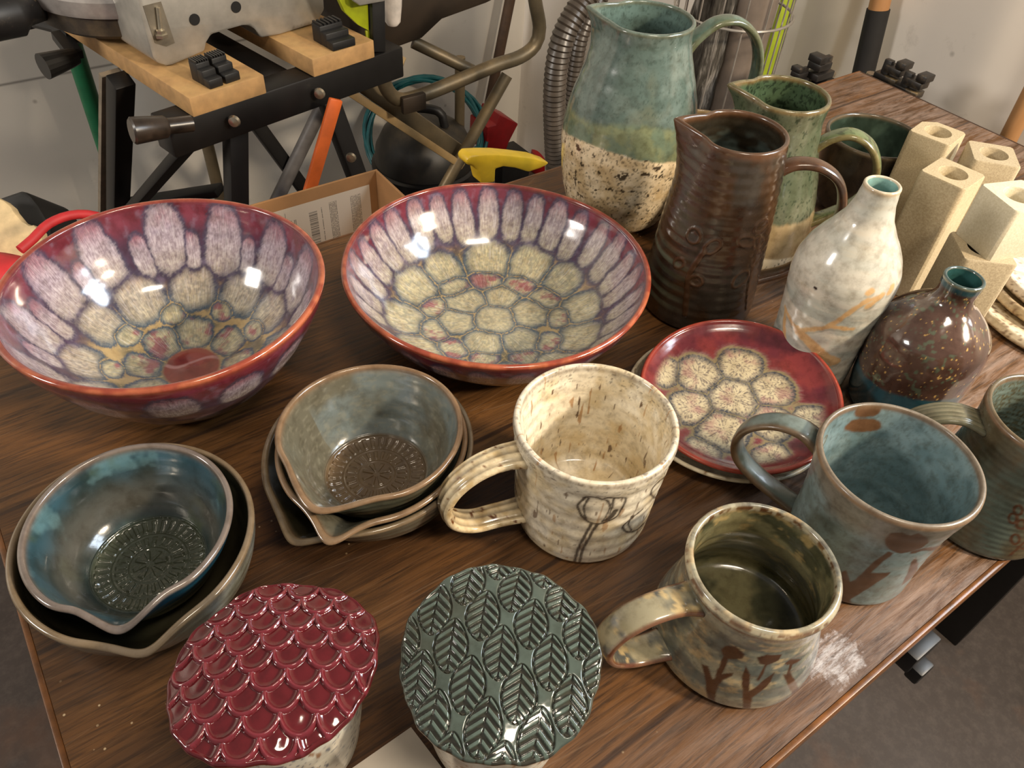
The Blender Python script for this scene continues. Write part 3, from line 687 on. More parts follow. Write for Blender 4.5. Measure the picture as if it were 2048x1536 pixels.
wm_out = [(0.0395, 0.0), (0.0440, 0.004), (0.0462, 0.014), (0.0472, 0.030), (0.0480, 0.050), (0.0498, 0.072), (0.0505, 0.084), (0.0522, 0.0915), (0.0515, 0.0950)]
wc = (0.0541, 0.3305); wrf = rprof(wm_out); waz = R_(-75)
z3 = lambda L: zo(0.2995, 860, 700, L)
wmk = [(a_, b_*1.35, c_) for a_, b_, c_ in marks(wc, wrf, waz, [('line', 0.0013, z3([(1010, 1010), (985, 1040), (1010, 1100), (1060, 1150), (1140, 1160), (1240, 1115), (1290, 1040), (1305, 990), (1240, 988), (1190, 985), (1150, 1000), (1120, 985), (1050, 980), (1010, 1010)])),
    ('line', 0.0011, z3([(1130, 990), (1185, 1010), (1200, 1060), (1150, 1150)])), ('line', 0.0011, z3([(1060, 990), (1028, 1050), (1040, 1130)])),
    ('line', 0.0010, z3([(1230, 990), (1215, 1050), (1190, 1120)])),
    ('line', 0.0030, z3([(1240, 1075), (1215, 1105), (1180, 1135)])),
    ('line', 0.0016, z3([(1075, 1165), (1030, 1250), (985, 1340), (958, 1430)])), ('line', 0.0016, z3([(1110, 1170), (1065, 1250), (1015, 1350), (990, 1435)])),
    ('line', 0.0014, z3([(1420, 1065), (1350, 1120), (1290, 1175), (1310, 1210), (1360, 1212), (1420, 1165), (1480, 1075)])), ('line', 0.0012, z3([(1350, 1110), (1325, 1160), (1345, 1205)])),
    ('line', 0.0012, z3([(1600, 830), (1540, 870), (1490, 920), (1475, 960), (1500, 985), (1550, 950), (1590, 870)]))])]
def wcol(TH, r, z, SD, P):
    x, y, zz = P[..., 0], P[..., 1], P[..., 2]; n = fbm(x, y, zz, 60, 21); n2 = fbm(TH*0.05, 0*TH, z, 260, 22, 3)
    o = mixc(lin((232, 222, 200)), lin((216, 198, 162)), ss(0.42, 0.7, n))
    o = mixc(o, lin((172, 164, 150)), 0.35*ss(0.58, 0.76, n2+0.25*(fbm(x, y, zz, 240, 5)-0.5)))
    o = mixc(o, lin((100, 92, 84)), 0.75*ss(0.60, 0.74, fbm(x, y, zz*3, 420, 24, 3))*ss(0.070, 0.092, z))
    lip = np.exp(-((z-0.0945)/0.0022)**2); o = mixc(o, mixc(lin((150, 140, 126)), lin((104, 84, 62)), ss(0.4, 0.7, fbm(x, y, zz, 500, 9))), lip*0.7)
    # iron drips, long downwards
    for (sc, zs, th_, colr, k) in ((420, 60, 0.765, (168, 118, 60), 0.75), (380, 75, 0.80, (84, 50, 24), 0.9), (520, 300, 0.83, (80, 54, 36), 0.6)):
        d = fbm(TH*0.047, 3, z*zs/sc, sc, int(sc), 2); o = mixc(o, lin(colr), k*ss(th_, th_+0.035, d)*(z > 0.008)*np.where(SD > 0.5, 1, 0.8))
    m = mark_mask(TH, z, SD, waz, wrf(0.05), wmk); o = mixc(o, lin((48, 36, 28)), m*0.92)
    sm = mark_mask(TH, z, SD, waz, wrf(0.05), [(a, b*2.8, c_) for a, b, c_ in wmk], 0.002); return mixc(o, lin((120, 100, 76)), (sm-m).clip(0)*0.28)
def whc(A, U, P, CS):
    n = fbm(P[..., 0], P[..., 1], P[..., 2], 130, 4); o = mixc(lin((226, 208, 172)), lin((196, 170, 124)), ss(0.4, 0.7, n))
    up = np.sin(A) > 0.2; g = (0.5+0.5*np.cos(CS*3*pi*1.1))**3
    o = mixc(o, lin((84, 72, 58)), g*0.6*(np.abs(np.sin(A)) > 0.25)); return mixc(o, lin((110, 66, 34)), ss(0.70, 0.74, fbm(P[..., 0], P[..., 1], P[..., 2], 300, 9, 2)))
mug('tall cream white mug with a scratched poppy outline and brown iron drips inside', wc, wm_out, 0.0042, wcol, whc,
    [(0.0460, 0.0800), (0.062, 0.0815), (0.078, 0.077), (0.092, 0.065), (0.0985, 0.049), (0.094, 0.033), (0.080, 0.0235), (0.062, 0.0225), (0.0440, 0.0215)], R_(-157), 0.0185, 0.0075,
    glaze('cream drip glaze', rough=0.2, spec=0.55, var=1, vscale=160, bump=0.12, coat=0.35), amp=0.0007, groove=3)

bm_out = [(0.0440, 0.0), (0.0490, 0.0025), (0.0505, 0.008), (0.0490, 0.020), (0.0455, 0.034), (0.0425, 0.048), (0.0412, 0.060), (0.0420, 0.069), (0.0437, 0.0755), (0.0430, 0.0780)]
bc = (0.1485, 0.2465); brf = rprof(bm_out); baz = R_(-80)
z5 = lambda L: zo(0.3125, 1160, 980, L)
bmk = marks(bc, brf, baz, [('fill', z5([(905, 1020), (930, 995), (1000, 1000), (1055, 1050), (1040, 1080), (960, 1085), (915, 1060)])), ('line', 0.0030, z5([(930, 1080), (905, 1140), (885, 1200)])),
    ('fill', z5([(780, 1115), (820, 1130), (850, 1210), (890, 1180), (980, 1170), (975, 1188), (912, 1215), (880, 1260), (870, 1335), (845, 1330), (805, 1220)])),
    ('fill', z5([(1130, 1070), (1200, 1052), (1290, 1055), (1270, 1088), (1200, 1122), (1150, 1112)])), ('line', 0.0018, z5([(1190, 1120), (1165, 1170), (1140, 1215)])),
    ('fill', z5([(1060, 1120), (1085, 1180), (1090, 1230), (1080, 1290), (1160, 1230), (1245, 1165), (1220, 1230), (1100, 1330), (1060, 1370), (1030, 1365), (1040, 1280), (1035, 1200)])),
    ('fill', z5([(1310, 1112), (1350, 1082), (1410, 1070), (1375, 1110), (1325, 1124)])), ('line', 0.0016, z5([(1350, 1120), (1342, 1180)])),
    ('fill', z5([(1300, 1180), (1330, 1195), (1355, 1170), (1340, 1240), (1312, 1290), (1296, 1300)]))])
def bcol(TH, r, z, SD, P):
    x, y, zz = P[..., 0], P[..., 1], P[..., 2]; n = fbm(x, y, zz*2.2, 42, 31); n2 = fbm(TH*0.05, 0*TH, z, 330, 32, 3); n3 = fbm(x, y, zz*2, 90, 33)
    o = mixc(lin((148, 144, 124)), lin((98, 102, 96)), ss(0.42, 0.62, n)); o = mixc(o, lin((196, 170, 126)), 0.6*ss(0.54, 0.68, n3)); o = mixc(o, lin((82, 88, 86)), 0.4*ss(0.55, 0.7, n2))
    ins = SD > 0.5; i_ = mixc(lin((112, 106, 76)), lin((62, 62, 44)), ss(0.4, 0.62, n)); i_ = mixc(i_, lin((168, 142, 92)), 0.55*ss(0.54, 0.7, n3)*ss(0.02, 0.05, z))
    o = np.where(ins[..., None], i_, o)
    lip = np.exp(-((z-0.0775)/0.0018)**2); o = mixc(o, mixc(lin((190, 178, 150)), lin((104, 62, 36)), ss(0.45, 0.6, fbm(x, y, zz, 220, 8))), lip*0.8)
    o = mixc(o, lin((112, 60, 32)), np.exp(-((z-0.0725)/0.0013)**2)*0.8*(SD < 0.4))
    return mixc(o, lin((78, 52, 36)), mark_mask(TH, z, SD, baz, brf(0.05), bmk))
def bhc(A, U, P, CS):
    n = fbm(P[..., 0], P[..., 1], P[..., 2], 70, 4); o = mixc(lin((158, 150, 124)), lin((78, 80, 78)), ss(0.42, 0.6, n)); o = mixc(o, lin((196, 172, 124)), ss(0.55, 0.65, fbm(P[..., 0], P[..., 1], P[..., 2], 120, 7))*0.8)
    return mixc(o, lin((106, 58, 34)), ss(0.72, 0.95, np.abs(CS))*0.85)
mug('squat blotchy olive and cream mug with three brown tulips, near front edge', bc, bm_out, 0.0038, bcol, bhc,
    [(0.0400, 0.0620), (0.054, 0.066), (0.072, 0.064), (0.086, 0.055), (0.0920, 0.040), (0.086, 0.025), (0.070, 0.0155), (0.0490, 0.0135)], R_(-158), 0.0185, 0.0062,
    glaze('blotched olive glaze', rough=0.16, spec=0.6, var=1, vscale=120, bump=0.12, coat=0.5), amp=0.0006)

bl_out = [(0.0385, 0.0), (0.0425, 0.003), (0.0428, 0.012), (0.0425, 0.030), (0.0430, 0.050), (0.0448, 0.070), (0.0474, 0.086), (0.0492, 0.0955), (0.0487, 0.0980)]
blc = (0.2372, 0.3139); blrf = rprof(bl_out); blaz = R_(-85)
z6 = lambda L: zo(0.3255, 1440, 740, L)
blm = marks(blc, blrf, blaz, [('fill', z6([(1010, 1040), (1050, 1000), (1120, 998), (1170, 1018), (1220, 1003), (1270, 1025), (1285, 1060), (1240, 1092), (1180, 1115), (1110, 1128), (1060, 1115), (1020, 1080)])),
    ('fill', z6([(1035, 1112), (1070, 1125), (1000, 1180), (930, 1245), (1045, 1245), (1030, 1262), (930, 1330), (850, 1380), (800, 1410), (790, 1450), (760, 1460), (745, 1400), (745, 1240), (775, 1230), (800, 1300), (830, 1290), (930, 1190)])),
    ('fill', z6([(1205, 1150), (1218, 1190), (1210, 1250), (1160, 1290), (1115, 1325), (1150, 1250), (1175, 1180)])),
    ('line', 0.0045, z6([(1190, 1120), (1270, 1100), (1360, 1085)]))])
def blcol(TH, r, z, SD, P):
    x, y, zz = P[..., 0], P[..., 1], P[..., 2]; n = fbm(x, y, zz, 38, 41); fine = fbm(x, y, zz, 420, 42, 3); n2 = fbm(TH*0.05, 0*TH, z, 420, 45, 3)
    o = mixc(lin((120, 138, 140)), lin((102, 116, 114)), ss(0.40, 0.62, n)); o = mixc(o, lin((118, 108, 94)), 0.85*ss(0.066, 0.086, z+0.03*(n-0.5)))
    o = mixc(o, lin((74, 70, 60)), 0.35*ss(0.5, 0.7, n2))
    i_ = mixc(lin((126, 146, 149)), lin((98, 120, 124)), ss(0.4, 0.65, n)); i_ = mixc(i_, lin((70, 84, 84)), 0.28*ss(0.62, 0.70, fine)); i_ = mixc(i_, lin((86, 92, 84)), 0.4*ss(0.5, 0.7, n2))
    o = np.where((SD > 0.5)[..., None], i_, o)
    for (px_, py_, ru, rz) in ((1736, 820, 0.0095, 0.0075), (1722, 848, 0.0135, 0.0062)):   # bare brown patches inside the far wall
        d_ = ray(px_, py_); oo = CAMP-np.array([blc[0], blc[1], TZ]); A = d_[0]**2+d_[1]**2; B = oo[0]*d_[0]+oo[1]*d_[1]; r0 = 0.0445
        s_ = (-B+math.sqrt(B*B-A*(oo[0]**2+oo[1]**2-r0*r0)))/A; p_ = oo+d_*s_; ta = math.atan2(p_[1], p_[0])
        e = np.sqrt((wrap(TH-ta)*0.0445/ru)**2+((z-p_[2])/rz)**2)+0.5*(fbm(x, y, zz, 160, 5)-0.5)
        o = mixc(o, lin((104, 74, 50)), (1-ss(0.85, 1.1, e))*(SD > 0.5))
    lip = np.exp(-((z-0.0975)/0.0016)**2); o = mixc(o, lin((126, 98, 72)), lip*0.9)
    return mixc(o, lin((86, 62, 46)), mark_mask(TH, z, SD, blaz, blrf(0.05), blm, 0.0006))
def blhc(A, U, P, CS):
    n = fbm(P[..., 0], P[..., 1], P[..., 2], 70, 4); o = mixc(lin((108, 120, 116)), lin((80, 84, 74)), ss(0.42, 0.62, n)); return mixc(o, lin((98, 72, 46)), ss(0.55, 0.9, np.abs(CS))*0.85)
mug('wide pale blue mug with a brown poppy, at the right table edge', blc, bl_out, 0.0032, blcol, blhc,
    [(0.0440, 0.0830), (0.058, 0.089), (0.074, 0.086), (0.088, 0.074), (0.0930, 0.058), (0.088, 0.043), (0.072, 0.032), (0.056, 0.026), (0.0410, 0.0215)], R_(150), 0.0165, 0.0062,
    glaze('pale blue matt glaze', rough=0.3, spec=0.5, var=1, vscale=120, bump=0.12, coat=0.2), amp=0.0003)

rm_out = [(0.040, 0.0), (0.0435, 0.003), (0.0440, 0.012), (0.0425, 0.035), (0.0400, 0.060), (0.0385, 0.078), (0.0392, 0.090), (0.0402, 0.0985), (0.0398, 0.101)]
rc = (0.3475, 0.3585); rrf = rprof(rm_out); raz = R_(-110)
def loop(cx, cy, rx, ry): return z6([(cx+rx*math.cos(a), cy+ry*math.sin(a)) for a in np.linspace(0, 2*pi, 9)])
rmk = marks(rc, rrf, raz, [('line', 0.0020, loop(1832, 862, 26, 28)), ('line', 0.0020, loop(1800, 912, 26, 30)), ('line', 0.0020, loop(1852, 950, 30, 28)), ('line', 0.0020, loop(1815, 1040, 26, 30)),
    ('line', 0.0020, z6([(1780, 1140), (1820, 1105), (1868, 1060)])), ('line', 0.0018, z6([(1830, 1085), (1868, 1100)]))])
def rcol(TH, r, z, SD, P):
    x, y, zz = P[..., 0], P[..., 1], P[..., 2]; n = fbm(x, y, zz, 40, 51); n2 = fbm(TH*0.05, 0*TH, z, 520, 52, 3)
    o = mixc(lin((92, 82, 62)), lin((96, 106, 96)), ss(0.4, 0.65, n)); i_ = mixc(lin((112, 126, 118)), lin((92, 88, 68)), ss(0.45, 0.65, n2))
    o = np.where((SD > 0.5)[..., None], i_, o); lip = np.exp(-((z-0.1005)/0.0016)**2); o = mixc(o, lin((124, 96, 72)), lip*0.9)
    return mixc(o, lin((88, 58, 38)), mark_mask(TH, z, SD, raz, rrf(0.05), rmk))
def rhc(A, U, P, CS):
    g = (0.5+0.5*np.cos(CS*5*pi*1.1))**2; return mixc(lin((88, 86, 68))*np.ones(A.shape+(3,)), lin((150, 142, 116)), g*0.5)
mug('olive grey mug with ribbed handle and brown berry sprig, cut by the right frame edge', rc, rm_out, 0.0034, rcol, rhc,
    [(0.0370, 0.0860), (0.052, 0.0905), (0.066, 0.088), (0.078, 0.078), (0.082, 0.062), (0.076, 0.046), (0.062, 0.034), (0.0420, 0.030)], R_(172), 0.0190, 0.0062,
    glaze('olive grey glaze', rough=0.26, spec=0.5, var=1, vscale=120, bump=0.12, coat=0.2), amp=0.0004, pitch=0.005, groove=5, gd=0.0009)

# ---------------- pitchers
def spout(az, A, w_, h, zlow, pinch=0.003, lift=0.003, R0=0.04):
    def f(TH, r, z, SD):
        d = np.abs(wrap(TH-az)); hh = np.clip((z-zlow)/(h-zlow), 0, 1)**1.8; k = np.clip(r/R0, 0, 1)**2
        return r+(A*np.exp(-(d/w_)**1.25)-pinch*np.exp(-((d-w_*2.3)/(w_*0.9))**2))*hh*k, z+(lift*np.exp(-(d/0.5)**2)-0.001)*hh
    return f
def pitcher(label, c, outer, col, hcol, hp, haz, hw, ht, mat, sp, t=0.0042, nt=460, amp=0.0004, pitch=0.016, groove=0, hlabel=None):
    return mug(label, c, outer, t, col, hcol, hp, haz, hw, ht, mat, nt=nt, pitch=pitch, amp=amp, groove=groove, name='pitcher', cat='pitcher', deform=sp, step=0.0012, hlabel=hlabel)

bp_out = [(0.042, 0.0), (0.051, 0.010), (0.0595, 0.035), (0.0640, 0.065), (0.0655, 0.088), (0.0615, 0.118), (0.0540, 0.145), (0.0465, 0.168), (0.0425, 0.184), (0.0422, 0.194), (0.0430, 0.199)]
def bpcol(TH, r, z, SD, P):
    x, y, zz = P[..., 0], P[..., 1], P[..., 2]; n = fbm(x, y, zz*0.7, 30, 61); n3 = fbm(x, y, zz, 75, 62); fn = fbm(x, y, zz, 500, 66, 3)
    teal = mixc(lin((88, 104, 97)), lin((104, 119, 112)), ss(0.4, 0.65, n3)); teal = mixc(teal, lin((104, 104, 82)), 0.5*ss(0.52, 0.68, n)); teal = mixc(teal, lin((60, 76, 68)), 0.5*ss(0.64, 0.70, fn))
    sage = mixc(lin((122, 128, 96)), lin((104, 118, 98)), ss(0.4, 0.6, n3)); cream = mixc(lin((226, 206, 172)), lin((202, 176, 134)), ss(0.4, 0.7, n3))
    e1 = 0.094+0.006*np.sin(TH*2-0.5)+0.004*(fbm(TH*0.06, 0, 0, 200, 3)-0.5); e2 = 0.121+0.004*np.sin(TH*3)+0.012*(fbm(TH*0.06, 0, 0, 120, 5)-0.5)
    o = mixc(cream, sage, ss(e1-0.0012, e1+0.0012, z)); o = mixc(o, teal, ss(e2-0.003, e2+0.004, z))
    blot = 0.70*vn(x, y, zz, 200, 67)+0.30*vn(x, y, zz, 620, 68)
    sp_ = ss(0.71, 0.74, blot)*(z < e1)*np.clip(z/0.01, 0, 1); sm = ss(0.70, 0.74, vn(x, y, zz, 640, 69))*(z < e1)
    o = mixc(o, lin((46, 34, 22)), np.maximum(sp_*0.93, sm*0.6)); i_ = mixc(lin((92, 112, 106)), lin((54, 68, 62)), 0.5*ss(0.60, 0.68, fn))
    o = np.where((SD > 0.5)[..., None], i_, o); lip = np.exp(-((z-0.199)/0.0014)**2); return mixc(o, lin((96, 96, 74)), lip*0.75)
def tealh(A, U, P, CS):
    n = fbm(P[..., 0], P[..., 1], P[..., 2], 60, 4); o = mixc(lin((98, 122, 110)), lin((82, 96, 80)), ss(0.42, 0.62, n)); return mixc(o, lin((96, 92, 62)), 0.6*ss(0.6, 0.9, np.abs(CS)))
pitcher('largest pitcher, teal above cream with dark brown speckles, at the back', (0.0955, 0.7260), bp_out, bpcol, tealh,
    [(0.0400, 0.166), (0.052, 0.181), (0.070, 0.193), (0.092, 0.192), (0.112, 0.176), (0.122, 0.150), (0.120, 0.118), (0.104, 0.088), (0.0620, 0.068)], R_(17), 0.0180, 0.0075,
    glaze('teal and speckled cream glaze', rough=0.18, spec=0.55, var=1, vscale=140, bump=0.1, coat=0.4), spout(R_(172), 0.0135, 0.30, 0.199, 0.150, R0=0.0425), amp=0.0004, hlabel='sage green loop handle')

br_out = [(0.0470, 0.0), (0.0505, 0.003), (0.0512, 0.012), (0.0500, 0.030), (0.0485, 0.055), (0.0462, 0.085), (0.0440, 0.115), (0.0415, 0.140), (0.0395, 0.155), (0.0382, 0.164), (0.0380, 0.1685)]
brc = (0.1642, 0.5835); brrf = rprof(br_out); braz = R_(-80)
z7 = lambda L: zo(0.3945, 1240, 400, L)
def lp7(cx, cy, rx, ry, a0=0): return z7([(cx+rx*math.cos(a)*math.cos(a0)-ry*math.sin(a)*math.sin(a0), cy+rx*math.cos(a)*math.sin(a0)+ry*math.sin(a)*math.cos(a0)) for a in np.linspace(0, 2*pi, 9)])
brm = marks(brc, brrf, braz, [('line', 0.0045, z7([(330, 580), (338, 480), (350, 380), (400, 300), (430, 260)])), ('line', 0.0024, lp7(470, 235, 50, 28, -0.6)), ('line', 0.0024, lp7(375, 180, 34, 40)),
    ('line', 0.0024, lp7(300, 320, 26, 24)), ('line', 0.0024, lp7(385, 410, 36, 26, 0.2)), ('line', 0.0040, z7([(640, 550), (650, 450), (670, 340), (695, 250), (705, 200)])), ('line', 0.0024, lp7(610, 400, 56, 24, -0.8)),
    ('line', 0.0024, lp7(640, 210, 40, 26)), ('line', 0.0024, lp7(700, 215, 34, 22, -0.9)), ('line', 0.0024, lp7(715, 130, 46, 20, -0.8)), ('line', 0.0020, lp7(690, 300, 46, 14, -1.0))])
def brcol(TH, r, z, SD, P):
    x, y, zz = P[..., 0], P[..., 1], P[..., 2]; n = fbm(x, y, zz*0.6, 34, 71); n2 = fbm(x*0.6, y*0.6, z, 150, 72, 2); rg_ = 0.5+0.5*np.sin(2*pi*z/0.0105+0.6*np.sin(TH*2)+2.0*n)
    o = mixc(lin((66, 45, 28)), lin((58, 50, 42)), ss(0.42, 0.60, n)); o = mixc(o, lin((100, 108, 90)), 0.75*ss(0.25, 0.85, rg_)*ss(-0.5, 0.6, np.sin(TH*1.5+3.2))*ss(0.085, 0.055, z)*ss(0.012, 0.028, z))
    i_ = mixc(lin((50, 44, 34)), lin((84, 94, 88)), ss(0.40, 0.7, n2)*ss(0.16, 0.14, z)); o = np.where((SD > 0.5)[..., None], i_, o)
    lip = np.exp(-((z-0.168)/0.003)**2); o = mixc(o, lin((96, 66, 44)), lip*0.8)
    return mixc(o, lin((76, 50, 31)), mark_mask(TH, z, SD, braz, brrf(0.05), brm)*0.85)
def brh(A, U, P, CS):
    n = fbm(P[..., 0], P[..., 1], P[..., 2], 60, 4); return mixc(lin((84, 56, 36)), lin((60, 44, 34)), ss(0.42, 0.62, n))
brsp = spout(R_(172), 0.0160, 0.27, 0.1685, 0.118, R0=0.038)
brmask_w = mark_mask
def brdef(TH, r, z, SD):
    m = mark_mask(TH, z, SD, braz, brrf(0.05), brm, 0.0008); rr, zz = brsp(TH, r, z, SD); return rr+m*0.0009, zz
pitcher('dark chocolate brown pitcher with raised seed-head stems, right in front of the others', brc, br_out, brcol, brh,
    [(0.0370, 0.140), (0.050, 0.147), (0.068, 0.147), (0.086, 0.137), (0.096, 0.118), (0.098, 0.095), (0.092, 0.070), (0.074, 0.046), (0.0480, 0.032)], R_(-4), 0.0150, 0.0075,
    glaze('chocolate brown glaze', rough=0.22, spec=0.6, var=1, vscale=100, bump=0.15, coat=0.4), brdef, amp=0.0006, pitch=0.009)

gp_out = [(0.052, 0.0), (0.0595, 0.006), (0.0615, 0.022), (0.0592, 0.045), (0.0547, 0.068), (0.0496, 0.090), (0.0430, 0.112), (0.0385, 0.132), (0.0375, 0.145), (0.0388, 0.1560), (0.0386, 0.1590)]
def gpcol(TH, r, z, SD, P):
    x, y, zz = P[..., 0], P[..., 1], P[..., 2]; n = fbm(x, y, zz*0.7, 40, 81); fn = 0.55*vn(x, y, zz, 330, 82)+0.45*vn(x, y, zz, 760, 83)
    g = mixc(lin((84, 91, 70)), lin((104, 107, 86)), ss(0.4, 0.62, n)); g = mixc(g, lin((48, 60, 42)), 0.75*ss(0.64, 0.70, fn)); tn = mixc(lin((150, 128, 92)), lin((172, 150, 112)), ss(0.4, 0.6, n))
    cr = mixc(lin((212, 196, 164)), lin((50, 38, 26)), 0.9*ss(0.62, 0.67, fn)); e1 = 0.026+0.004*np.sin(TH*2); e2 = 0.058+0.010*(fbm(TH*0.06, 0, 0, 120, 5)-0.5)
    o = mixc(cr, tn, ss(e1-0.001, e1+0.001, z)); o = mixc(o, g, ss(e2-0.002, e2+0.003, z)); i_ = mixc(lin((70, 88, 64)), lin((34, 44, 32)), ss(0.52, 0.62, fn)*0.8)
    o = np.where((SD > 0.5)[..., None], i_, o); lip = np.exp(-((z-0.159)/0.002)**2); return mixc(o, lin((122, 98, 60)), lip*0.8)
def gph(A, U, P, CS):
    fn = 0.6*vn(P[..., 0], P[..., 1], P[..., 2], 260, 82)+0.4*vn(P[..., 0], P[..., 1], P[..., 2], 600, 83)
    o = mixc(lin((104, 118, 80))*np.ones(A.shape+(3,)), lin((44, 56, 36)), 0.7*ss(0.6, 0.68, fn)); return mixc(o, lin((120, 96, 58)), 0.6*ss(0.6, 0.9, np.abs(CS)))
pitcher('speckled moss green pitcher standing behind the dark brown pitcher', (0.2230, 0.6830), gp_out, gpcol, gph,
    [(0.0360, 0.114), (0.048, 0.127), (0.064, 0.134), (0.082, 0.128), (0.094, 0.112), (0.097, 0.092), (0.088, 0.070), (0.072, 0.054), (0.0570, 0.042)], R_(-15), 0.0190, 0.0075,
    glaze('moss green glaze', rough=0.2, spec=0.55, var=1, vscale=120, bump=0.12, coat=0.4), spout(R_(176), 0.0150, 0.27, 0.159, 0.120, R0=0.0385))

# ---------------- bottles
def bottle(label, c, outer, col, mat, amp=0.0004, t=0.003, pitch=0.012, name='bottle_vase', deform=None):
    root = empty(name, at(*c), label, 'vase')
    h = outer[-1][1]; inner = [(0.0005, 0.008), (outer[0][0]*0.7, 0.009)] + [(max(r-t, 0.003), z) for r, z in outer[2:-1] if z > 0.012] + [(outer[-1][0]-t, h-0.001)]
    def d(TH, r, z, SD):
        rr = r+0.28*amp*rings(z, TH, pitch, 1.3)*ss(0.003, 0.01, z)*(SD < 0.6)
        return (deform(TH, rr, z, SD) if deform else (rr, z))
    pot('body', root, outer, t, 0.008, inner, nt=420, step=0.0010, deform=d, colour=col, mat=mat); return root
wb_out = [(0.0300, 0.0), (0.0345, 0.003), (0.0352, 0.015), (0.0355, 0.040), (0.0372, 0.068), (0.0398, 0.095), (0.0392, 0.108), (0.0335, 0.124), (0.0250, 0.138), (0.0182, 0.150), (0.0148, 0.161), (0.0132, 0.171), (0.0133, 0.1755)]
wbc = (0.2500, 0.5030); wbrf = rprof(wb_out); wbaz = R_(-90)
wbm = marks(wbc, wbrf, wbaz, [('line', 0.0040, z7([(835, 540), (860, 600), (905, 655), (980, 655), (1060, 640), (1150, 580), (1240, 520), (1320, 490)])), ('line', 0.0085, z7([(900, 660), (960, 720), (1020, 780), (1090, 820)])),
    ('line', 0.0040, z7([(838, 560), (832, 640), (836, 700)])), ('line', 0.0035, z7([(1060, 640), (1120, 650), (1180, 655)])), ('line', 0.0030, z7([(1150, 585), (1210, 540), (1260, 505)])), ('line', 0.0050, z7([(1262, 470), (1275, 462)])), ('line', 0.0050, z7([(1380, 440), (1365, 470)])),
    ('line', 0.0045, z7([(1250, 545), (1310, 500), (1330, 480)])), ('line', 0.0036, z7([(1090, 820), (1040, 850), (930, 860)])), ('line', 0.0032, z7([(1000, 790), (940, 800), (890, 790)]))])
wdot = marks(wbc, wbrf, wbaz, [('line', 0.0026, z7([(989, 446), (991, 449)]))])
def wbcol(TH, r, z, SD, P):
    x, y, zz = P[..., 0], P[..., 1], P[..., 2]; n = fbm(x*0.8, y*0.8, zz*4.5, 22, 91); n2 = fbm(x*0.5, y*0.5, z, 320, 92, 3); n3 = fbm(x*0.7, y*0.7, zz*5, 40, 93)
    o = mixc(lin((206, 200, 186)), lin((192, 190, 178)), ss(0.42, 0.66, n)); o = mixc(o, lin((208, 190, 160)), 0.25*ss(0.55, 0.75, n3)); o = mixc(o, lin((196, 192, 180)), 0.4*ss(0.5, 0.7, n2))
    o = mixc(o, lin((166, 174, 168)), 0.6*ss(0.54, 0.62, fbm(x*0.8, y*0.8, zz*3.5, 30, 95))*ss(0.11, 0.08, z))
    o = mixc(o, lin((206, 164, 110)), mark_mask(TH, z, SD, wbaz, wbrf(0.05), wbm, 0.0010, 0.0014)*0.9)
    mark_shade = mark_mask(TH, z+0.0022, SD, wbaz, wbrf(0.05), wbm, 0.0008, 0.0014)*(1-mark_mask(TH, z, SD, wbaz, wbrf(0.05), wbm, 0.0010, 0.0014)); o = mixc(o, lin((140, 138, 122)), mark_shade*0.5)  # relief shade painted as a darker rim below the branch marks
    o = mixc(o, lin((30, 28, 26)), mark_mask(TH, z, SD, wbaz, wbrf(0.05), wdot, 0.0003, 0.0001))
    o = mixc(o, lin((196, 168, 128)), np.exp(-((z-0.1755)/0.0016)**2)*0.7)
    return np.where((SD > 0.5)[..., None], lin((136, 172, 166)), o)
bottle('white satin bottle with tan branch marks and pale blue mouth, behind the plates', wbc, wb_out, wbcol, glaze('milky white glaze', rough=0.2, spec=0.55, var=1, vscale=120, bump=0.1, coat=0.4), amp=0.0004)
vb_out = [(0.0340, 0.0), (0.0385, 0.003), (0.0405, 0.018), (0.0418, 0.040), (0.0425, 0.062), (0.0405, 0.078), (0.0335, 0.090), (0.0245, 0.099), (0.0168, 0.106), (0.0138, 0.113), (0.0140, 0.121), (0.0147, 0.1265)]
vbc = (0.3180, 0.4680)
def vbcol(TH, r, z, SD, P):
    x, y, zz = P[..., 0], P[..., 1], P[..., 2]; n = fbm(x, y, zz, 40, 101)
    o = mixc(lin((66, 44, 36)), lin((84, 62, 52)), ss(0.4, 0.65, n)); o = mixc(o, lin((84, 102, 82)), 0.6*ss(0.63, 0.74, 0.45*vn(x, y, zz, 130, 103)+0.55*vn(x, y, zz, 420, 104)))
    o = mixc(o, lin((196, 158, 92)), ss(0.76, 0.80, 0.7*vn(x, y, zz, 560, 105)+0.3*vn(x, y, zz, 900, 106))*(z > 0.03)*0.9)
    o = mixc(o, lin((38, 74, 84)), 1-ss(0.038, 0.042, z+0.004*np.sin(TH*2+1.0)+0.004*(n-0.5))); o = mixc(o, lin((46, 76, 82)), ss(0.1195, 0.1225, z))
    o = mixc(o, lin((120, 112, 84)), np.exp(-((z-0.1265)/0.0010)**2)*0.8)
    return np.where((SD > 0.5)[..., None], lin((44, 80, 78)), o)
bottle('short brown bottle vase flecked gold and green with a teal base', vbc, vb_out, vbcol, glaze('flecked brown glaze', rough=0.12, spec=0.65, var=1, vscale=120, bump=0.1, coat=0.6), amp=0.0004, pitch=0.02)

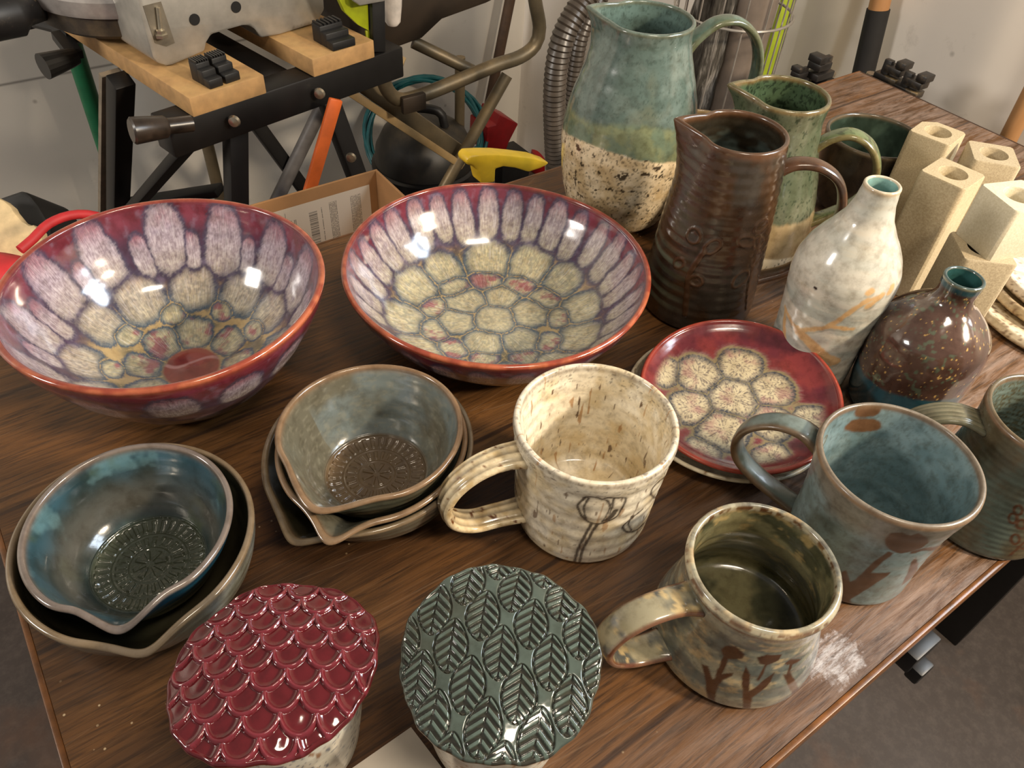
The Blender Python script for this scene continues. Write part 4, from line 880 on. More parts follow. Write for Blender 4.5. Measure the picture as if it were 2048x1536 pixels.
# ---------------- dark bowl behind, brown dish behind
db = empty('deep_bowl', at(0.3550, 0.7720), 'dark green glazed bowl behind the kiln posts', 'bowl')
def dbc(TH, r, z, SD, P):
    n = fbm(P[..., 0], P[..., 1], P[..., 2], 50, 7); i_ = mixc(lin((44, 56, 46)), lin((66, 82, 70)), ss(0.4, 0.65, n)); o_ = mixc(lin((46, 40, 32)), lin((62, 54, 42)), ss(0.4, 0.65, n))
    i_ = mixc(i_, lin((128, 124, 104)), 1-ss(0.010, 0.014, r)); o = np.where((SD > 0.5)[..., None], i_, o_); return mixc(o, lin((104, 90, 70)), np.exp(-((z-0.084)/0.0015)**2))
pot('body', db, [(0.026, 0.0), (0.034, 0.006), (0.042, 0.025), (0.0475, 0.055), (0.0500, 0.084)], 0.004, nt=220, colour=dbc, mat=glaze('dark green glaze', rough=0.2, var=1, coat=0.3))
dd = empty('shallow_dish', at(0.1900, 0.8230), 'brown glazed dish half hidden between the large and the green pitcher', 'dish')
def ddc(TH, r, z, SD, P):
    n = fbm(P[..., 0], P[..., 1], P[..., 2], 50, 8); o = mixc(lin((94, 74, 50)), lin((70, 56, 42)), ss(0.4, 0.65, n)); return mixc(o, lin((140, 118, 84)), np.exp(-((z-0.053)/0.0016)**2))
pot('body', dd, [(0.022, 0.0), (0.028, 0.005), (0.038, 0.02), (0.0435, 0.038), (0.0455, 0.053)], 0.004, nt=200, colour=ddc, mat=glaze('brown dish glaze', rough=0.2, var=1, coat=0.3))

# ---------------- kiln posts
def bisque(name, c1, c2):
    t = NT(name); o = t.coord(); f = t.noise(o, 700, 4, 0.6); g = t.noise(o, 30, 4)
    c = t.mix(t.ramp(f, [(0.35, 0.0), (0.65, 1.0)]), c1, c2); c = t.mix(t.math('MULTIPLY', t.ramp(g, [(0.5, 0.0), (0.7, 1.0)]), 0.25), c, (196, 182, 152))
    t.bump(f, 0.35, 0.0005); return t.set(base=c, rough=0.85, spec=0.3)
post_m = bisque('kiln post refractory', (166, 148, 116), (188, 172, 140)); post_w = bisque('pale kiln refractory', (196, 184, 156), (210, 200, 176))
post_m2 = bisque('grey tan refractory', (158, 142, 114), (182, 166, 136))
def post(label, c, side, z0, z1, rz, cut=None, hole=0.0120, mat=None, sx=1.0, n=14):
    root = empty('kiln_post', (c[0], c[1], TZ+z0), label, 'kiln post', 'hollow kiln posts', rz)
    h = z1-z0; s = side/2; ch = 0.0022
    cor = [(-s*sx, -s), (s*sx, -s), (s*sx, s), (-s*sx, s)]; ring = []
    for i, (x, y) in enumerate(cor):
        k = ch if i != cut else 0.011; dxs = [(0, 1, -1, 0)[i], (1, 0, 0, -1)[i]]
        a, b = [(( x, y+k), (x+k, y)), ((x-k, y), (x, y+k)), ((x, y-k), (x-k, y)), ((x+k, y), (x, y-k))][i]; ring += [a, b]
    # resample outline to angles so that it can be bridged to the round bore
    N = 64; out = []
    P_ = ring+[ring[0]]; seg = [math.dist(P_[i], P_[i+1]) for i in range(8)]; tot = sum(seg)
    pts = []
    for i in range(8):
        m = max(1, round(seg[i]/tot*N)); pts += [(P_[i][0]+(P_[i+1][0]-P_[i][0])*j/m, P_[i][1]+(P_[i+1][1]-P_[i][1])*j/m) for j in range(m)]
    nn = len(pts); hole_ = [(hole*math.cos(math.atan2(y, x)), hole*math.sin(math.atan2(y, x))) for x, y in pts]
    V = [(x, y, 0) for x, y in pts]+[(x, y, h-0.0012) for x, y in pts]+[(x*0.965, y*0.965, h) for x, y in pts]+[(x*1.05, y*1.05, h) for x, y in hole_]+[(x, y, h-0.001) for x, y in hole_]+[(x, y, max(0, h-0.10)) for x, y in hole_]
    Fc = [(k*nn+i, k*nn+(i+1) % nn, (k+1)*nn+(i+1) % nn, (k+1)*nn+i) for k in range(5) for i in range(nn)]
    Fc += [tuple(range(nn))[::-1], tuple(5*nn+i for i in range(nn))]
    mb = MB(); mb.add(V, Fc); o = mb.build('shaft', mat or post_m, root, 0, smooth=True, local=False); return root
k_ = 0.33
post('tall hollow kiln post standing foremost, left of the stub on a block', (0.3717, 0.6366), 0.0415, 0, 0.120, R_(-45))
post('tall hollow kiln post with a clipped corner, leftmost of the back pair', (0.3845, 0.7150), 0.0400, 0, 0.120, R_(-41), cut=3)
post('hollow kiln post at the back right, beside the one with the clipped corner', (0.4240, 0.6790), 0.0405, 0, 0.120, R_(-12), mat=post_m2)
post('square kiln block upright beside the speckled discs, carrying a stub', (0.3740, 0.5490), 0.0420, 0.022, 0.1020, R_(-3), mat=post_m2)
post('short stub of kiln post turned askew on top of another block', (0.3835, 0.5560), 0.0415, 0.1021, 0.1475, R_(-72), mat=post_w, hole=0.0120)
fb = empty('kiln_block', (0.3770, 0.5500, TZ), 'flat pale kiln block on the table under the upright block', 'kiln block', rz=R_(-3))
MB().box((0, 0, 0.0108), (0.047, 0.047, 0.0215)).build('shaft', post_w, fb, 0.002, local=False)

# ---------------- stacked speckled discs and plate at the right
def disc(label, c, r, z0, h, colr, seed, name='pottery_slab', rim=0.0, cat='plate', raised=None):
    root = empty(name, at(c[0], c[1], z0), label, cat, 'stacked speckled plates')
    def d(TH, rr, z, SD):
        w_ = 0.0014*(fbm(np.cos(TH), np.sin(TH), seed, 4, seed)-0.5)*2; return rr+w_*(rr > r*0.8)*1.2, z+w_*0.3*(rr > r*0.6)
    def col(TH, R1, z, SD, P):
        n = fbm(P[..., 0], P[..., 1], P[..., 2], 60, seed); o = mixc(lin(colr[0]), lin(colr[1]), ss(0.4, 0.65, n))
        o = mixc(o, lin((150, 128, 92)), (1-ss(0.3, 0.6, z/h))*0.7*(R1 > r*0.7)); sp_ = ss(0.72, 0.76, vn(P[..., 0], P[..., 1], P[..., 2], 480, seed+3)); return mixc(o, lin((108, 74, 48)), sp_*0.8)
    inner = [(0.0005, h*0.75), (r*0.6, h*0.75), (r-0.012, h*0.8), (r-0.005, h)] if not raised else [(0.0005, h*1.25), (raised*0.8, h*1.25), (raised, h*0.9), (r*0.7, h*0.88), (r-0.006, h)]
    pot('body', root, [(r-0.008, 0.0), (r-0.002, h*0.3), (r, h*0.7), (r-0.002, h)], 0.005, h*0.5, inner, nt=260, step=0.0016, deform=d, colour=col, mat=glaze('speckled white clay %d' % seed, rough=0.55, var=1, vscale=140, bump=0.12, bscale=300))
pc = (0.5330, 0.6150)
disc('broad plain cream plate at the bottom of the stack by the right frame edge', (0.5285, 0.6080), 0.098, 0.0, 0.0095, ((222, 208, 182), (206, 188, 156)), 3)
disc('thinner speckled white disc in the middle of the stack by the right frame edge', (0.5400, 0.6220), 0.092, 0.0085, 0.0100, ((204, 186, 156), (184, 162, 126)), 5)
disc('thick speckled white disc with raised middle, topmost by the right frame edge', (0.5420, 0.6280), 0.088, 0.0180, 0.0110, ((232, 220, 202), (222, 204, 180)), 7, raised=0.03)

# ---------------- stamped domes on speckled pots
def dome(label, c, z, r, tilt, kind, bodyc, body_out, seed, caplabel, rise):
    root = empty('lidded_pot', at(c[0], c[1]), label, 'pot')
    Nr, Nt = 250, 900
    rr = np.linspace(0.0002, 1, Nr); th = np.arange(Nt)/Nt*2*pi; TH, RR = np.meshgrid(th, rr)
    edge = r*(1+0.010*np.sin(5*TH+seed)+0.007*np.sin(11*TH+2)+0.006*np.sin(23*TH))
    if kind == 'scale': edge = edge*(1+0.055*np.cos(2*(TH-R_(38))))
    x, y = RR*edge*np.cos(TH), RR*edge*np.sin(TH)
    base = rise*(1-RR**2.2)
    a0 = R_(8) if kind == 'scale' else R_(-6)
    u, v = x*math.cos(a0)+y*math.sin(a0), (-x*math.sin(a0)+y*math.cos(a0))*(-1 if kind == 'scale' else 1)
    if kind == 'scale':
        W, Hh = 0.0158, 0.0098
        u = u+0.0015*np.sin(v*60); v = v+0.0012*np.sin(u*70+1)
        # overlapping scallops: a row lower down lies over the row above it
        best = np.full(u.shape, -1.0); dd_ = np.full(u.shape, 9.0); jb = np.floor(v/Hh).astype(int); got = np.zeros(u.shape, bool)
        for dj in (-1, 0, 1, 2):
            j = jb+dj; cy = j*Hh+Hh*0.62; off = (j % 2)*W/2; cx = np.round((u-off)/W)*W+off
            d = np.hypot((u-cx)/(W*0.56), (v-cy)/(Hh*1.12)); ins = (d < 1) & (v < cy+Hh*1.1) & (~got)
            dd_ = np.where(ins, d, dd_); got |= ins
        dd_ = np.where(got, dd_, 0.95)
        ridge = np.exp(-((dd_-0.88)/0.10)**2); hgt = 0.0012*ridge-0.0009*(1-ss(0.5, 0.85, dd_))+0.0005*(1-ss(0.0, 0.5, dd_))
        colr = mixc(mixc(lin((74, 15, 19)), lin((90, 23, 28)), fbm(x, y, 0, 80, 2)), lin((120, 46, 56)), ridge*0.6)
        spec = 0.7
    else:
        W, Hh = 0.0240, 0.0170
        u = u+0.001*np.sin(v*70)
        jb = np.round(v/Hh).astype(int); M_ = np.full(u.shape, 9.0); LU = np.zeros(u.shape); LV = np.zeros(u.shape)
        for dj in (-1, 0, 1):
            j = jb+dj; off = (j % 2)*W/2+j*0.0012; cx = np.round((u-off)/W)*W+off; cy = j*Hh
            lu, lv = (u-cx)/(W*0.345), (v-cy)/(Hh*0.80); wv = np.clip(1-np.abs(lv)**2.0, 0, 1)**0.75*(1-0.12*lv)
            d = np.abs(lu)-wv; d = np.where(np.abs(lv) > 1, 1.0, d); k = d < M_; M_ = np.where(k, d, M_); LU = np.where(k, lu, LU); LV = np.where(k, lv, LV)
        ins = ss(0.02, -0.08, M_); border = np.exp(-((M_+0.02)/0.07)**2)
        ch = 0.5+0.5*np.cos(2*pi*(LV*3.0+np.abs(LU)*1.5+0.2)); ridge = ss(0.35, 0.7, ch)*ins*(np.abs(LU) > 0.05)
        mound = np.clip(0.25-M_, 0, 0.5)
        hgt = -0.0010*border+0.0009*ridge*(1-border)-0.0007*ins*(1-ridge)
        leafedge = ss(0.10, 0.35, M_)
        colr = mixc(lin((68, 78, 71)), lin((80, 90, 82)), fbm(x, y, 0, 90, 2)); colr = mixc(colr, lin((46, 38, 28)), np.maximum(border*0.8, ins*(1-ridge)*0.8))
        colr = mixc(colr, lin((88, 102, 94)), ridge*0.6); colr = mixc(colr, lin((62, 60, 46)), 0.5*ss(0.5, 0.7, fbm(x, y, 0, 45, 6)))
    fade = 1-ss(0.97, 1.0, RR)
    z_t = base+hgt*fade+0.0008*(fbm(x, y, 0, 60, 4)-0.5)+0.0035*0+(0.0022*np.sin(3*TH+1)+0.001*np.sin(7*TH))*RR**4
    Pt = np.stack([x, y, z_t], -1)
    tk = 0.0042; e_in = np.linspace(1, 0.001, 60)
    rim = [];
    for a in (0.25, 0.5, 0.75):
        q = Pt[-1].copy(); q[:, :2] *= 1+0.0010*math.sin(a*pi)/r; q[:, 2] -= tk*a; rim.append(q)
    bot = []
    for e in e_in:
        k = Pt[min(Nr-1, int(e*(Nr-1)))]; q = np.stack([Pt[-1][:, 0]*e, Pt[-1][:, 1]*e, np.interp(e, [0, 1], [rise, 0])*np.ones(Nt)*0+rise*(1-e**2.2)-tk+(Pt[-1][:, 2])*e**4], -1); bot.append(q)
    P_ = np.concatenate([Pt, np.array(rim), np.array(bot)]); colA = np.concatenate([colr, np.repeat(colr[-1:], len(rim)+len(bot), 0)*0.8])
    P_ = P_[::-1]; colA = colA[::-1]
    me = grid_mesh('cap', P_, True, True, True, col=colA, msk=np.zeros_like(colA))
    cap = link_mesh('cap', me, glaze('stamped %s glaze' % kind, rough=0.10, spec=0.6, var=1, vscale=100, bump=0.06, bscale=80, coat=0.4, rv=0.05), root)
    cap.location = (0, 0, z); cap.rotation_euler = Vector((0, 0, 1)).rotation_difference(Vector(tilt).normalized()).to_euler(); tag(cap, caplabel)
    def bc_(TH, R1, z1, SD, P):
        xx, yy, zz = P[..., 0], P[..., 1], P[..., 2]; n = fbm(xx, yy, zz, 60, seed); o = mixc(lin((212, 206, 190)), lin((180, 178, 166)), ss(0.4, 0.7, n))
        o = mixc(o, lin(bodyc), ss(0.64, 0.70, 0.6*vn(xx, yy, zz, 420, seed)+0.4*vn(xx, yy, zz, 900, 3))*0.8); return mixc(o, lin((128, 86, 48)), ss(0.66, 0.72, fbm(xx, yy, zz*0.5, 120, seed+5))*0.85)
    pot('body', root, body_out, 0.004, nt=300, colour=bc_, mat=glaze('speckled pot glaze %d' % seed, rough=0.25, var=1, bump=0.15))
    return root
dome('speckled white pot capped by a crimson dome stamped with fish scales', (-0.1010, 0.1610), 0.0925, 0.0462, (-0.03, 0.05, 1), 'scale', (70, 84, 104),
     [(0.028, 0.0), (0.0315, 0.006), (0.0350, 0.03), (0.0375, 0.055), (0.0385, 0.075), (0.0370, 0.085)], 5, 'crimson domed cap with overlapping scale relief', 0.0065)
dome('speckled white pot capped by a dark green dome stamped with leaves', (0.0045, 0.1735), 0.0930, 0.0478, (-0.03, -0.11, 1), 'leaf', (150, 110, 74),
     [(0.028, 0.0), (0.0330, 0.006), (0.0370, 0.03), (0.0395, 0.055), (0.0400, 0.072), (0.0385, 0.082)], 6, 'dark green domed cap with leaf relief', 0.0065)

# ---------------- paper card near the front
pq = [G(822, 1455, TZ+0.001), G(902, 1560, TZ+0.001), G(790, 1640, TZ+0.001), G(700, 1540, TZ+0.001)]
mb = MB(); mb.prism([(q[0], q[1], TZ+0.0004) for q in pq], (0, 0, 0.0012))
tag(mb.build('paper_card', simple('white card', (226, 214, 198), 0.6, var=0.03)), 'white paper card on the table between the two domed pots', 'card')

# ================================================================== BEHIND THE TABLE
d_len = np.array([-0.763, 0.647]); d_len /= np.linalg.norm(d_len); d_w = np.array([-d_len[1], d_len[0]])*-1.0
N1p = G(378, 197, 0.73)[:2]
def W3(w_, l, z): p = N1p+d_w*w_+d_len*l; return np.array([p[0], p[1], z])
def dusty(name, c, **k): return simple(name, c, k.pop('rough', 0.5), k.pop('metal', 0.0), dust=(168, 142, 100), **k)
mdf_top = simple('fibreboard', (168, 130, 84), 0.7, 0, var=0.10, scale=60, bump=0.3, dust=(188, 152, 98))
black_m = dusty('dusty black steel', (26, 24, 23), rough=0.45, metal=0.3, scale=40, dusts=-0.75)
black_p = dusty('black plastic', (22, 21, 21), rough=0.5, scale=60, dusts=-0.75)
RB = Matrix(((d_len[0], d_w[0], 0), (d_len[1], d_w[1], 0), (0, 0, 1)))
def to_floor(p, q, z=0.0):
    p, q = np.array(p), np.array(q); return p+(q-p)*((p[2]-z)/(p[2]-q[2]))

wb = empty('folding_workbench', W3(0.15, 0.3, 0), 'black folding workbench with two fibreboard jaws and crank handles', 'workbench')
for w0 in (0.0, 0.192):
    mb = MB(); mb.box(W3(w0+0.056, 0.31, 0.717), (0.62, 0.112, 0.026), R=RB); mb.build('jaw_board', mdf_top, wb, 0.0015)
for l in (0.028, 0.56): mb = MB(); mb.box(W3(0.165, l, 0.6790), (0.045, 0.40, 0.0485), R=RB); mb.build('cross_beam', black_m, wb, 0.003)
mb = MB(); mb.box(W3(0.152, 0.30, 0.690), (0.56, 0.075, 0.012), R=RB); mb.build('centre_channel', black_m, wb, 0.002)
fp = W3(0, 0.0, 0)
bolt_m = simple('zinc bolt', (190, 180, 160), 0.3, 0.9)
for (x, y) in ((470, 240), (640, 185), (703, 313)):
    p = PV(x, y, fp-np.array([*d_len, 0])*0.004, d_w); mb = MB(); mb.lathe([(0.0, 0.0), (0.006, 0.0), (0.0085, 0.003), (0.007, 0.007), (0.0, 0.009)], p, 14, R=Matrix.Rotation(pi/2, 3, 'X') @ Matrix.Identity(3)); mb.build('bolt', bolt_m, wb, smooth=True)
pf = lambda x, y, l=0.028: PV(x, y, W3(0, l, 0), d_w)
a = pf(470, 235); b = pf(473, 400); mb = MB(); mb.bar(a, to_floor(a, b), 0.030, 0.022, up=(d_len[0], d_len[1], 0)); mb.build('leg', black_m, wb, 0.002)
a = pf(655, 195); b = pf(722, 375); mb = MB(); mb.bar(a, to_floor(a, b), 0.030, 0.022, up=(d_len[0], d_len[1], 0)); mb.build('leg', black_m, wb, 0.002)
ps = lambda x, y: PV(x, y, W3(-0.012, 0, 0), d_len)
a = ps(243, 112); b = ps(236, 420); a = to_floor(a, b, 0.700); mb = MB(); mb.bar(a, to_floor(a, b), 0.026, 0.030, up=(d_w[0], d_w[1], 0)); mb.build('leg', black_m, wb, 0.002)
a2 = ps(222, 112); b2 = ps(214, 420); a2 = to_floor(a2, b2, 0.700); mb = MB(); mb.bar(a2, to_floor(a2, b2), 0.008, 0.030, up=(d_w[0], d_w[1], 0)); tag(mb.build('leg_flange', simple('worn grey paint edge', (120, 108, 92), 0.6), wb), 'worn grey edge of the leg')
a = pf(512, 247, 0.3); b = pf(594, 359, 0.3); mb = MB(); mb.bar(a, to_floor(a, b), 0.026, 0.018, up=(d_len[0], d_len[1], 0)); mb.build('leg', black_m, wb, 0.002)
mb = MB(); mb.bar(pf(400, 262), ps(258, 425), 0.022, 0.016, up=(d_len[0], d_len[1], 0)); mb.build('brace', black_m, wb, 0.002)
mb = MB(); mb.bar(pf(440, 380, 0.2), ps(230, 412), 0.030, 0.014); mb.build('brace', black_m, wb, 0.002)
grip = simple('brown black grip', (44, 36, 30), 0.3, 0, var=0.4, scale=50, dust=(150, 120, 80), dusts=-0.5)
g0, g1 = D(384, 247, 0.985), D(262, 262, 0.945)
h = MB(); h.tube([g0, g0*0.6+g1*0.4, g0*0.55+g1*0.45, g1*0.97+g0*0.03, g1], [0.010, 0.010, 0.0135, 0.0165, 0.014], 18); h.build('crank_handle', grip, wb, smooth=True)
c0 = D(150, 66, 1.22); c1 = D(118, 68, 1.20); c2 = D(152, 112, 1.19); c3 = D(86, 133, 1.16)
h = MB(); h.tube([c0, c1], [0.016, 0.018], 18); h.bar(c1, c2, 0.022, 0.014); h.tube([c2, c2*0.8+c3*0.2, c3], [0.012, 0.014, 0.019], 18); h.tube([c0, W3(-0.03, 0.56, 0.684)], 0.008, 10); h.build('crank_handle', black_p, wb, smooth=False, bevel=0.0)

def bench_dog(label, px_nl, px_nr, zz=0.7302, L=0.043):
    p, q = G(*px_nl, zz), G(*px_nr, zz); wd = np.linalg.norm((q-p)[:2]); ww = (q-p)[:2]/wd; ll = np.array([-ww[1], ww[0]])
    root = empty('bench_dog', ((p+q)/2+np.array([*ll*L/2, 0])), label, 'bench dog', 'black bench dogs on the workbench jaws', math.atan2(ww[1], ww[0]))
    mb = MB(); mb.box((0, -L*0.34, 0.006), (wd, L*0.32, 0.012)); mb.box((0, -L*0.06, 0.010), (wd, L*0.30, 0.020)); mb.box((0, L*0.28, 0.013), (wd, L*0.42, 0.026))
    mb.build('block', black_p, root, 0.0015, local=False)
    mb = MB()
    for k in range(6): mb.box((-wd/2+wd*(k+0.5)/6, L*0.28, 0.0272), (wd/12, L*0.40, 0.003))
    mb.build('grip_ridge', black_p, root, 0.0, local=False)
bench_dog('left one of the pair of black ribbed dogs on the near jaw board', (421, 180), (448, 171))
bench_dog('right one of the pair of black ribbed dogs on the near jaw board', (453, 169), (482, 159))
bench_dog('single black ribbed dog on the far jaw board', (667, 104), (712, 91), L=0.052)

# ---- miter saw
alu = simple('cast aluminium', (172, 168, 160), 0.38, 0.55, var=0.06, scale=50, dust=(190, 168, 130), dusts=-0.6)
f1, f2 = G(337, 134, 0.73), G(640, 48, 0.73); sd = (f2-f1)[:2]; sd /= np.linalg.norm(sd); bk = np.array([-sd[1], sd[0], 0.0])
ms = empty('miter_saw', f1+bk*0.1, 'silver aluminium miter saw with black handle standing on the workbench', 'saw')
sp2 = lambda x, y, off=0.0: PV(x, y, f1+bk*off, sd)
poly = [(268, -60), (277, 10), (290, 62), (306, 116), (316, 127), (334, 133), (346, 132), (411, 103), (414, 86), (424, 70), (486, 52), (500, 52), (510, 60), (523, 77), (560, 70), (634, 47), (650, 20), (645, -60)]
P_ = [sp2(x, y) for x, y in poly]; P_ = [np.array([p[0], p[1], max(p[2], 0.7303)]) for p in P_]
mb = MB(); mb.prism(P_, bk*0.19); ms_base = mb.build('base', alu, ms, 0.004)
alu_d = simple('shaded casting recess', (120, 112, 98), 0.45, 0.4)  # slot is a thin slab; the recess shade is put into its colour
mb = MB(); mb.prism([sp2(x, y, -0.0008) for x, y in [(286, 12), (322, 3), (350, 86), (333, 93), (310, 86)]], bk*0.003); _h = tag(mb.build('mounting_slot', alu_d, ms, 0.0), 'bolt slot with its recess shade painted darker'); _h.parent = ms_base
mb = MB(); mb.tube([sp2(316, 15, -0.004), sp2(322, 68, -0.004)], 0.003, 10); q = sp2(324, 74, -0.006); mb.lathe([(0.0, 0), (0.0085, 0), (0.0085, 0.004), (0.006, 0.005), (0.006, 0.009), (0.0, 0.010)], q, 6); mb.build('bolt', bolt_m, ms)
for (x, y) in ((389, 39), (472, 14)):
    q = sp2(x, y, -0.0006); R = Matrix((Vector((sd[0], sd[1], 0)), Vector((0, 0, 1)), Vector((-bk[0], -bk[1], 0)))).transposed()
    mb = MB(); mb.lathe([(0.0, 0), (0.0075, 0), (0.0075, 0.001), (0, 0.001)], q, 20, R=R); _h = mb.build('hole', simple('dark hole', (12, 11, 10), 0.8), ms); _h.parent = ms_base
e = G(245, 27, 0.785); cc = e+bk*0.12+np.array([sd[0], sd[1], 0])*0.06; cc[2] = 0
mb = MB(); mb.lathe([(0.0, 0.775), (0.126, 0.775), (0.128, 0.780), (0.128, 0.796), (0.124, 0.800), (0.0, 0.800)], cc, 64); mb.build('turntable', simple('grey saw table', (158, 152, 148), 0.4, 0.4), ms, smooth=True)
mb = MB(); mb.lathe([(0.0, 0.742), (0.108, 0.742), (0.120, 0.750), (0.122, 0.774), (0.0, 0.774)], cc, 64)
mb.build('scale_ring', dusty('dusty dark casting', (50, 42, 34), rough=0.6, scale=40, dusts=0.4), ms, smooth=True)
h0, h1, h2 = D(-60, 42, 1.02), D(34, 24, 1.05), D(140, -4, 1.13)
mb = MB(); mb.tube([h0, h1*0.98+h0*0.02, h1, h1*0.95+h2*0.05, h2, np.array([cc[0], cc[1], 0.79])+(h2-cc-np.array([0, 0, 0.79]))*0.6], [0.030, 0.030, 0.025, 0.0205, 0.0165, 0.014], 20)
mb.build('handle', simple('black handle with sawdust', (26, 25, 25), 0.45, 0, var=0.2, scale=40, dust=(206, 180, 140), dusts=-0.3), ms, smooth=True)
mb = MB(); mb.tube(spline([D(128, -20, 1.10), D(122, 12, 1.10), D(140, 30, 1.11), D(175, 30, 1.12), D(215, 34, 1.13)], 0.01), 0.008, 10); mb.build('cable', black_p, ms, smooth=True)

# ---- table saw on a tubular stand
steel = dusty('dusty olive steel tube', (96, 86, 68), rough=0.45, metal=0.4, scale=18, dusts=0.3)
darks = simple('dark brown sheet metal', (52, 42, 32), 0.55, 0.3, var=0.25, scale=8)
ts = empty('table_saw', (*TN(0.62, 1.22), 0), 'dark table saw on a dusty tubular metal folding stand', 'saw')
pl = lambda x, y, n=1.22: PV(x, y, TN(0, n), E1)
bkn = np.array([*E2, 0.0])
mb = MB(); mb.prism([pl(x, y) for x, y in [(700, -60), (1010, -60), (1000, -5), (973, 8), (885, 40), (845, 78), (790, 98), (745, 112), (700, 60)]], bkn*0.25); mb.build('housing', darks, ts, 0.006)
mb = MB(); mb.tube(spline([pl(764, 140, 1.16), pl(768, 165, 1.16), pl(782, 190, 1.16), pl(806, 200, 1.16), pl(850, 188, 1.16), pl(920, 160, 1.16), pl(990, 131, 1.16), pl(1040, 114, 1.16), pl(1070, 90, 1.16), pl(1079, 55, 1.16), pl(1070, 0, 1.16), pl(1064, -60, 1.16)], 0.012), 0.0125, 14); mb.build('tube', steel, ts, smooth=True)
a, b = pl(1014, 150, 1.19), pl(905, 345, 1.19); mb = MB(); mb.tube([a, to_floor(a, b, 0.012)], 0.0115, 14); mb.build('tube', steel, ts, smooth=True)
a, b = pl(700, 150, 1.22), pl(930, 312, 1.22); mb = MB(); mb.bar(a, a+(b-a)*1.02, 0.018, 0.030); mb.build('channel', steel, ts, 0.003)
a, b = pl(690, 178, 1.19), pl(925, 332, 1.19); mb = MB(); mb.bar(a, b, 0.010, 0.014); mb.build('channel', dusty('tan edge channel', (140, 116, 78), rough=0.6, scale=20, dusts=0.4), ts, 0.002)
a, b = pl(700, 100, 1.30), pl(946, 142, 1.19); a = pl(826, 84, 1.24); mb = MB(); mb.tube([a, b], 0.011, 12); mb.build('tube', steel, ts, smooth=True)
a, b = pl(655, 150, 1.30), pl(700, 175, 1.2); mb = MB(); mb.bar(pl(768, 112, 1.13), pl(806, 132, 1.11), 0.028, 0.018); mb.build('bracket', dusty('pale dusty bracket', (150, 128, 92), rough=0.6, scale=30, dusts=0.4), ts, 0.002)
mb = MB(); mb.bar(pl(803, 212, 1.145), pl(850, 200, 1.145), 0.012, 0.030); mb.build('bracket', darks, ts, 0.003)
for (t_, n_) in ((0.35, 1.44), (0.92, 1.44)): q = TN(t_, n_); mb = MB(); mb.tube([(q[0], q[1], 0.012), (q[0], q[1], 0.50)], 0.0115, 12); mb.build('tube', steel, ts, smooth=True)
mb = MB(); mb.tube([pl(787, -30, 1.12), pl(786, 10, 1.12), pl(785, 42, 1.12), pl(785, 50, 1.12)], [0.0135, 0.0135, 0.0125, 0.008], 18); tag(mb.build('knob', simple('white plastic', (206, 196, 186), 0.35), ts, smooth=True), 'white cylindrical knob')
lime = simple('lime green plastic', (150, 160, 20), 0.45, var=0.1)
mb = MB(); mb.prism([pl(x, y, 1.10) for x, y in [(660, -40), (735, -40), (738, 62), (716, 50), (690, 25)]], bkn*0.012); mb.prism([pl(x, y, 1.10) for x, y in [(704, 128), (742, 118), (744, 138), (716, 142)]], bkn*0.012); mb.bar(pl(735, 60, 1.105), pl(740, 125, 1.105), 0.004, 0.008)
mb.build('guard', lime, ts, 0.001); 
mb = MB(); mb.prism([pl(x, y, 1.09) for x, y in [(742, -40), (770, -40), (772, 105), (748, 105)]], bkn*0.02); mb.build('upright', black_p, ts, 0.002)
mb = MB(); mb.prism([pl(x, y, 1.08) for x, y in [(705, -20), (775, -20), (770, 3), (720, 12), (708, 4)]], bkn*0.02); mb.build('fence', alu, ts, 0.002)

# ---- shop vacuum, hose, coil
q = G(850, 330, 0.26); vr = 0.118
va = empty('shop_vacuum', (q[0], q[1], 0), 'black drum shop vacuum on the floor behind the cardboard box', 'vacuum cleaner')
mb = MB(); mb.lathe([(0.0, 0.0), (vr*0.92, 0.0), (vr*0.98, 0.02), (vr, 0.24), (vr*1.05, 0.245), (vr*1.05, 0.27), (vr*0.99, 0.275)], (0, 0, 0), 48); mb.build('drum', simple('black vacuum plastic', (18, 17, 17), 0.3), va, smooth=True, local=False)
mb = MB(); mb.lathe([(vr*0.985, 0.276), (vr*0.95, 0.31), (vr*0.8, 0.345), (vr*0.5, 0.37), (0.0, 0.378)], (0, 0, 0), 48); mb.build('lid', simple('dusty black lid', (26, 24, 21), 0.5, dust=(70, 60, 44), dusts=0.3), va, smooth=True, local=False); va_lid = [c for c in va.children if c.name.startswith('lid')][0]
mb = MB(); mb.tube(spline([(-0.05, -0.02, 0.37), (-0.035, -0.02, 0.405), (0.035, -0.02, 0.405), (0.05, -0.02, 0.37)], 0.01), 0.010, 12); _h = mb.build('handle', black_p, va, smooth=True, local=False); _h.parent = va_lid
ce = D(848, 268, 1.98); nv = np.array([-0.05, -0.62, 0.62]); nv /= np.linalg.norm(nv); uu = np.cross([0, 0, 1], nv); uu /= np.linalg.norm(uu); vv = np.cross(nv, uu)
pts = []; rc_ = random.Random(3)
for i in range(6*40):
    a = 2*pi*i/40; k = i/40; r_ = 0.148+0.004*math.sin(k*2.1)+0.006*math.sin(a*2+k); pts.append(ce+uu*r_*math.cos(a)+vv*r_*0.95*math.sin(a)+nv*((k % 3)*0.008-0.01)+uu*0.005*math.sin(k*1.7))
mb = MB(); mb.tube(pts, 0.0048, 8); tag(mb.build('hose_coil', simple('teal hose', (24, 92, 96), 0.4), smooth=True), 'teal hose coil leaning behind the black vacuum', 'hose')
ribm = NT('ribbed grey hose'); _o = ribm.coord('UV'); 
ribm = simple('ribbed grey hose plastic', (66, 58, 50), 0.35, var=0.15, scale=60, bump=0.4)
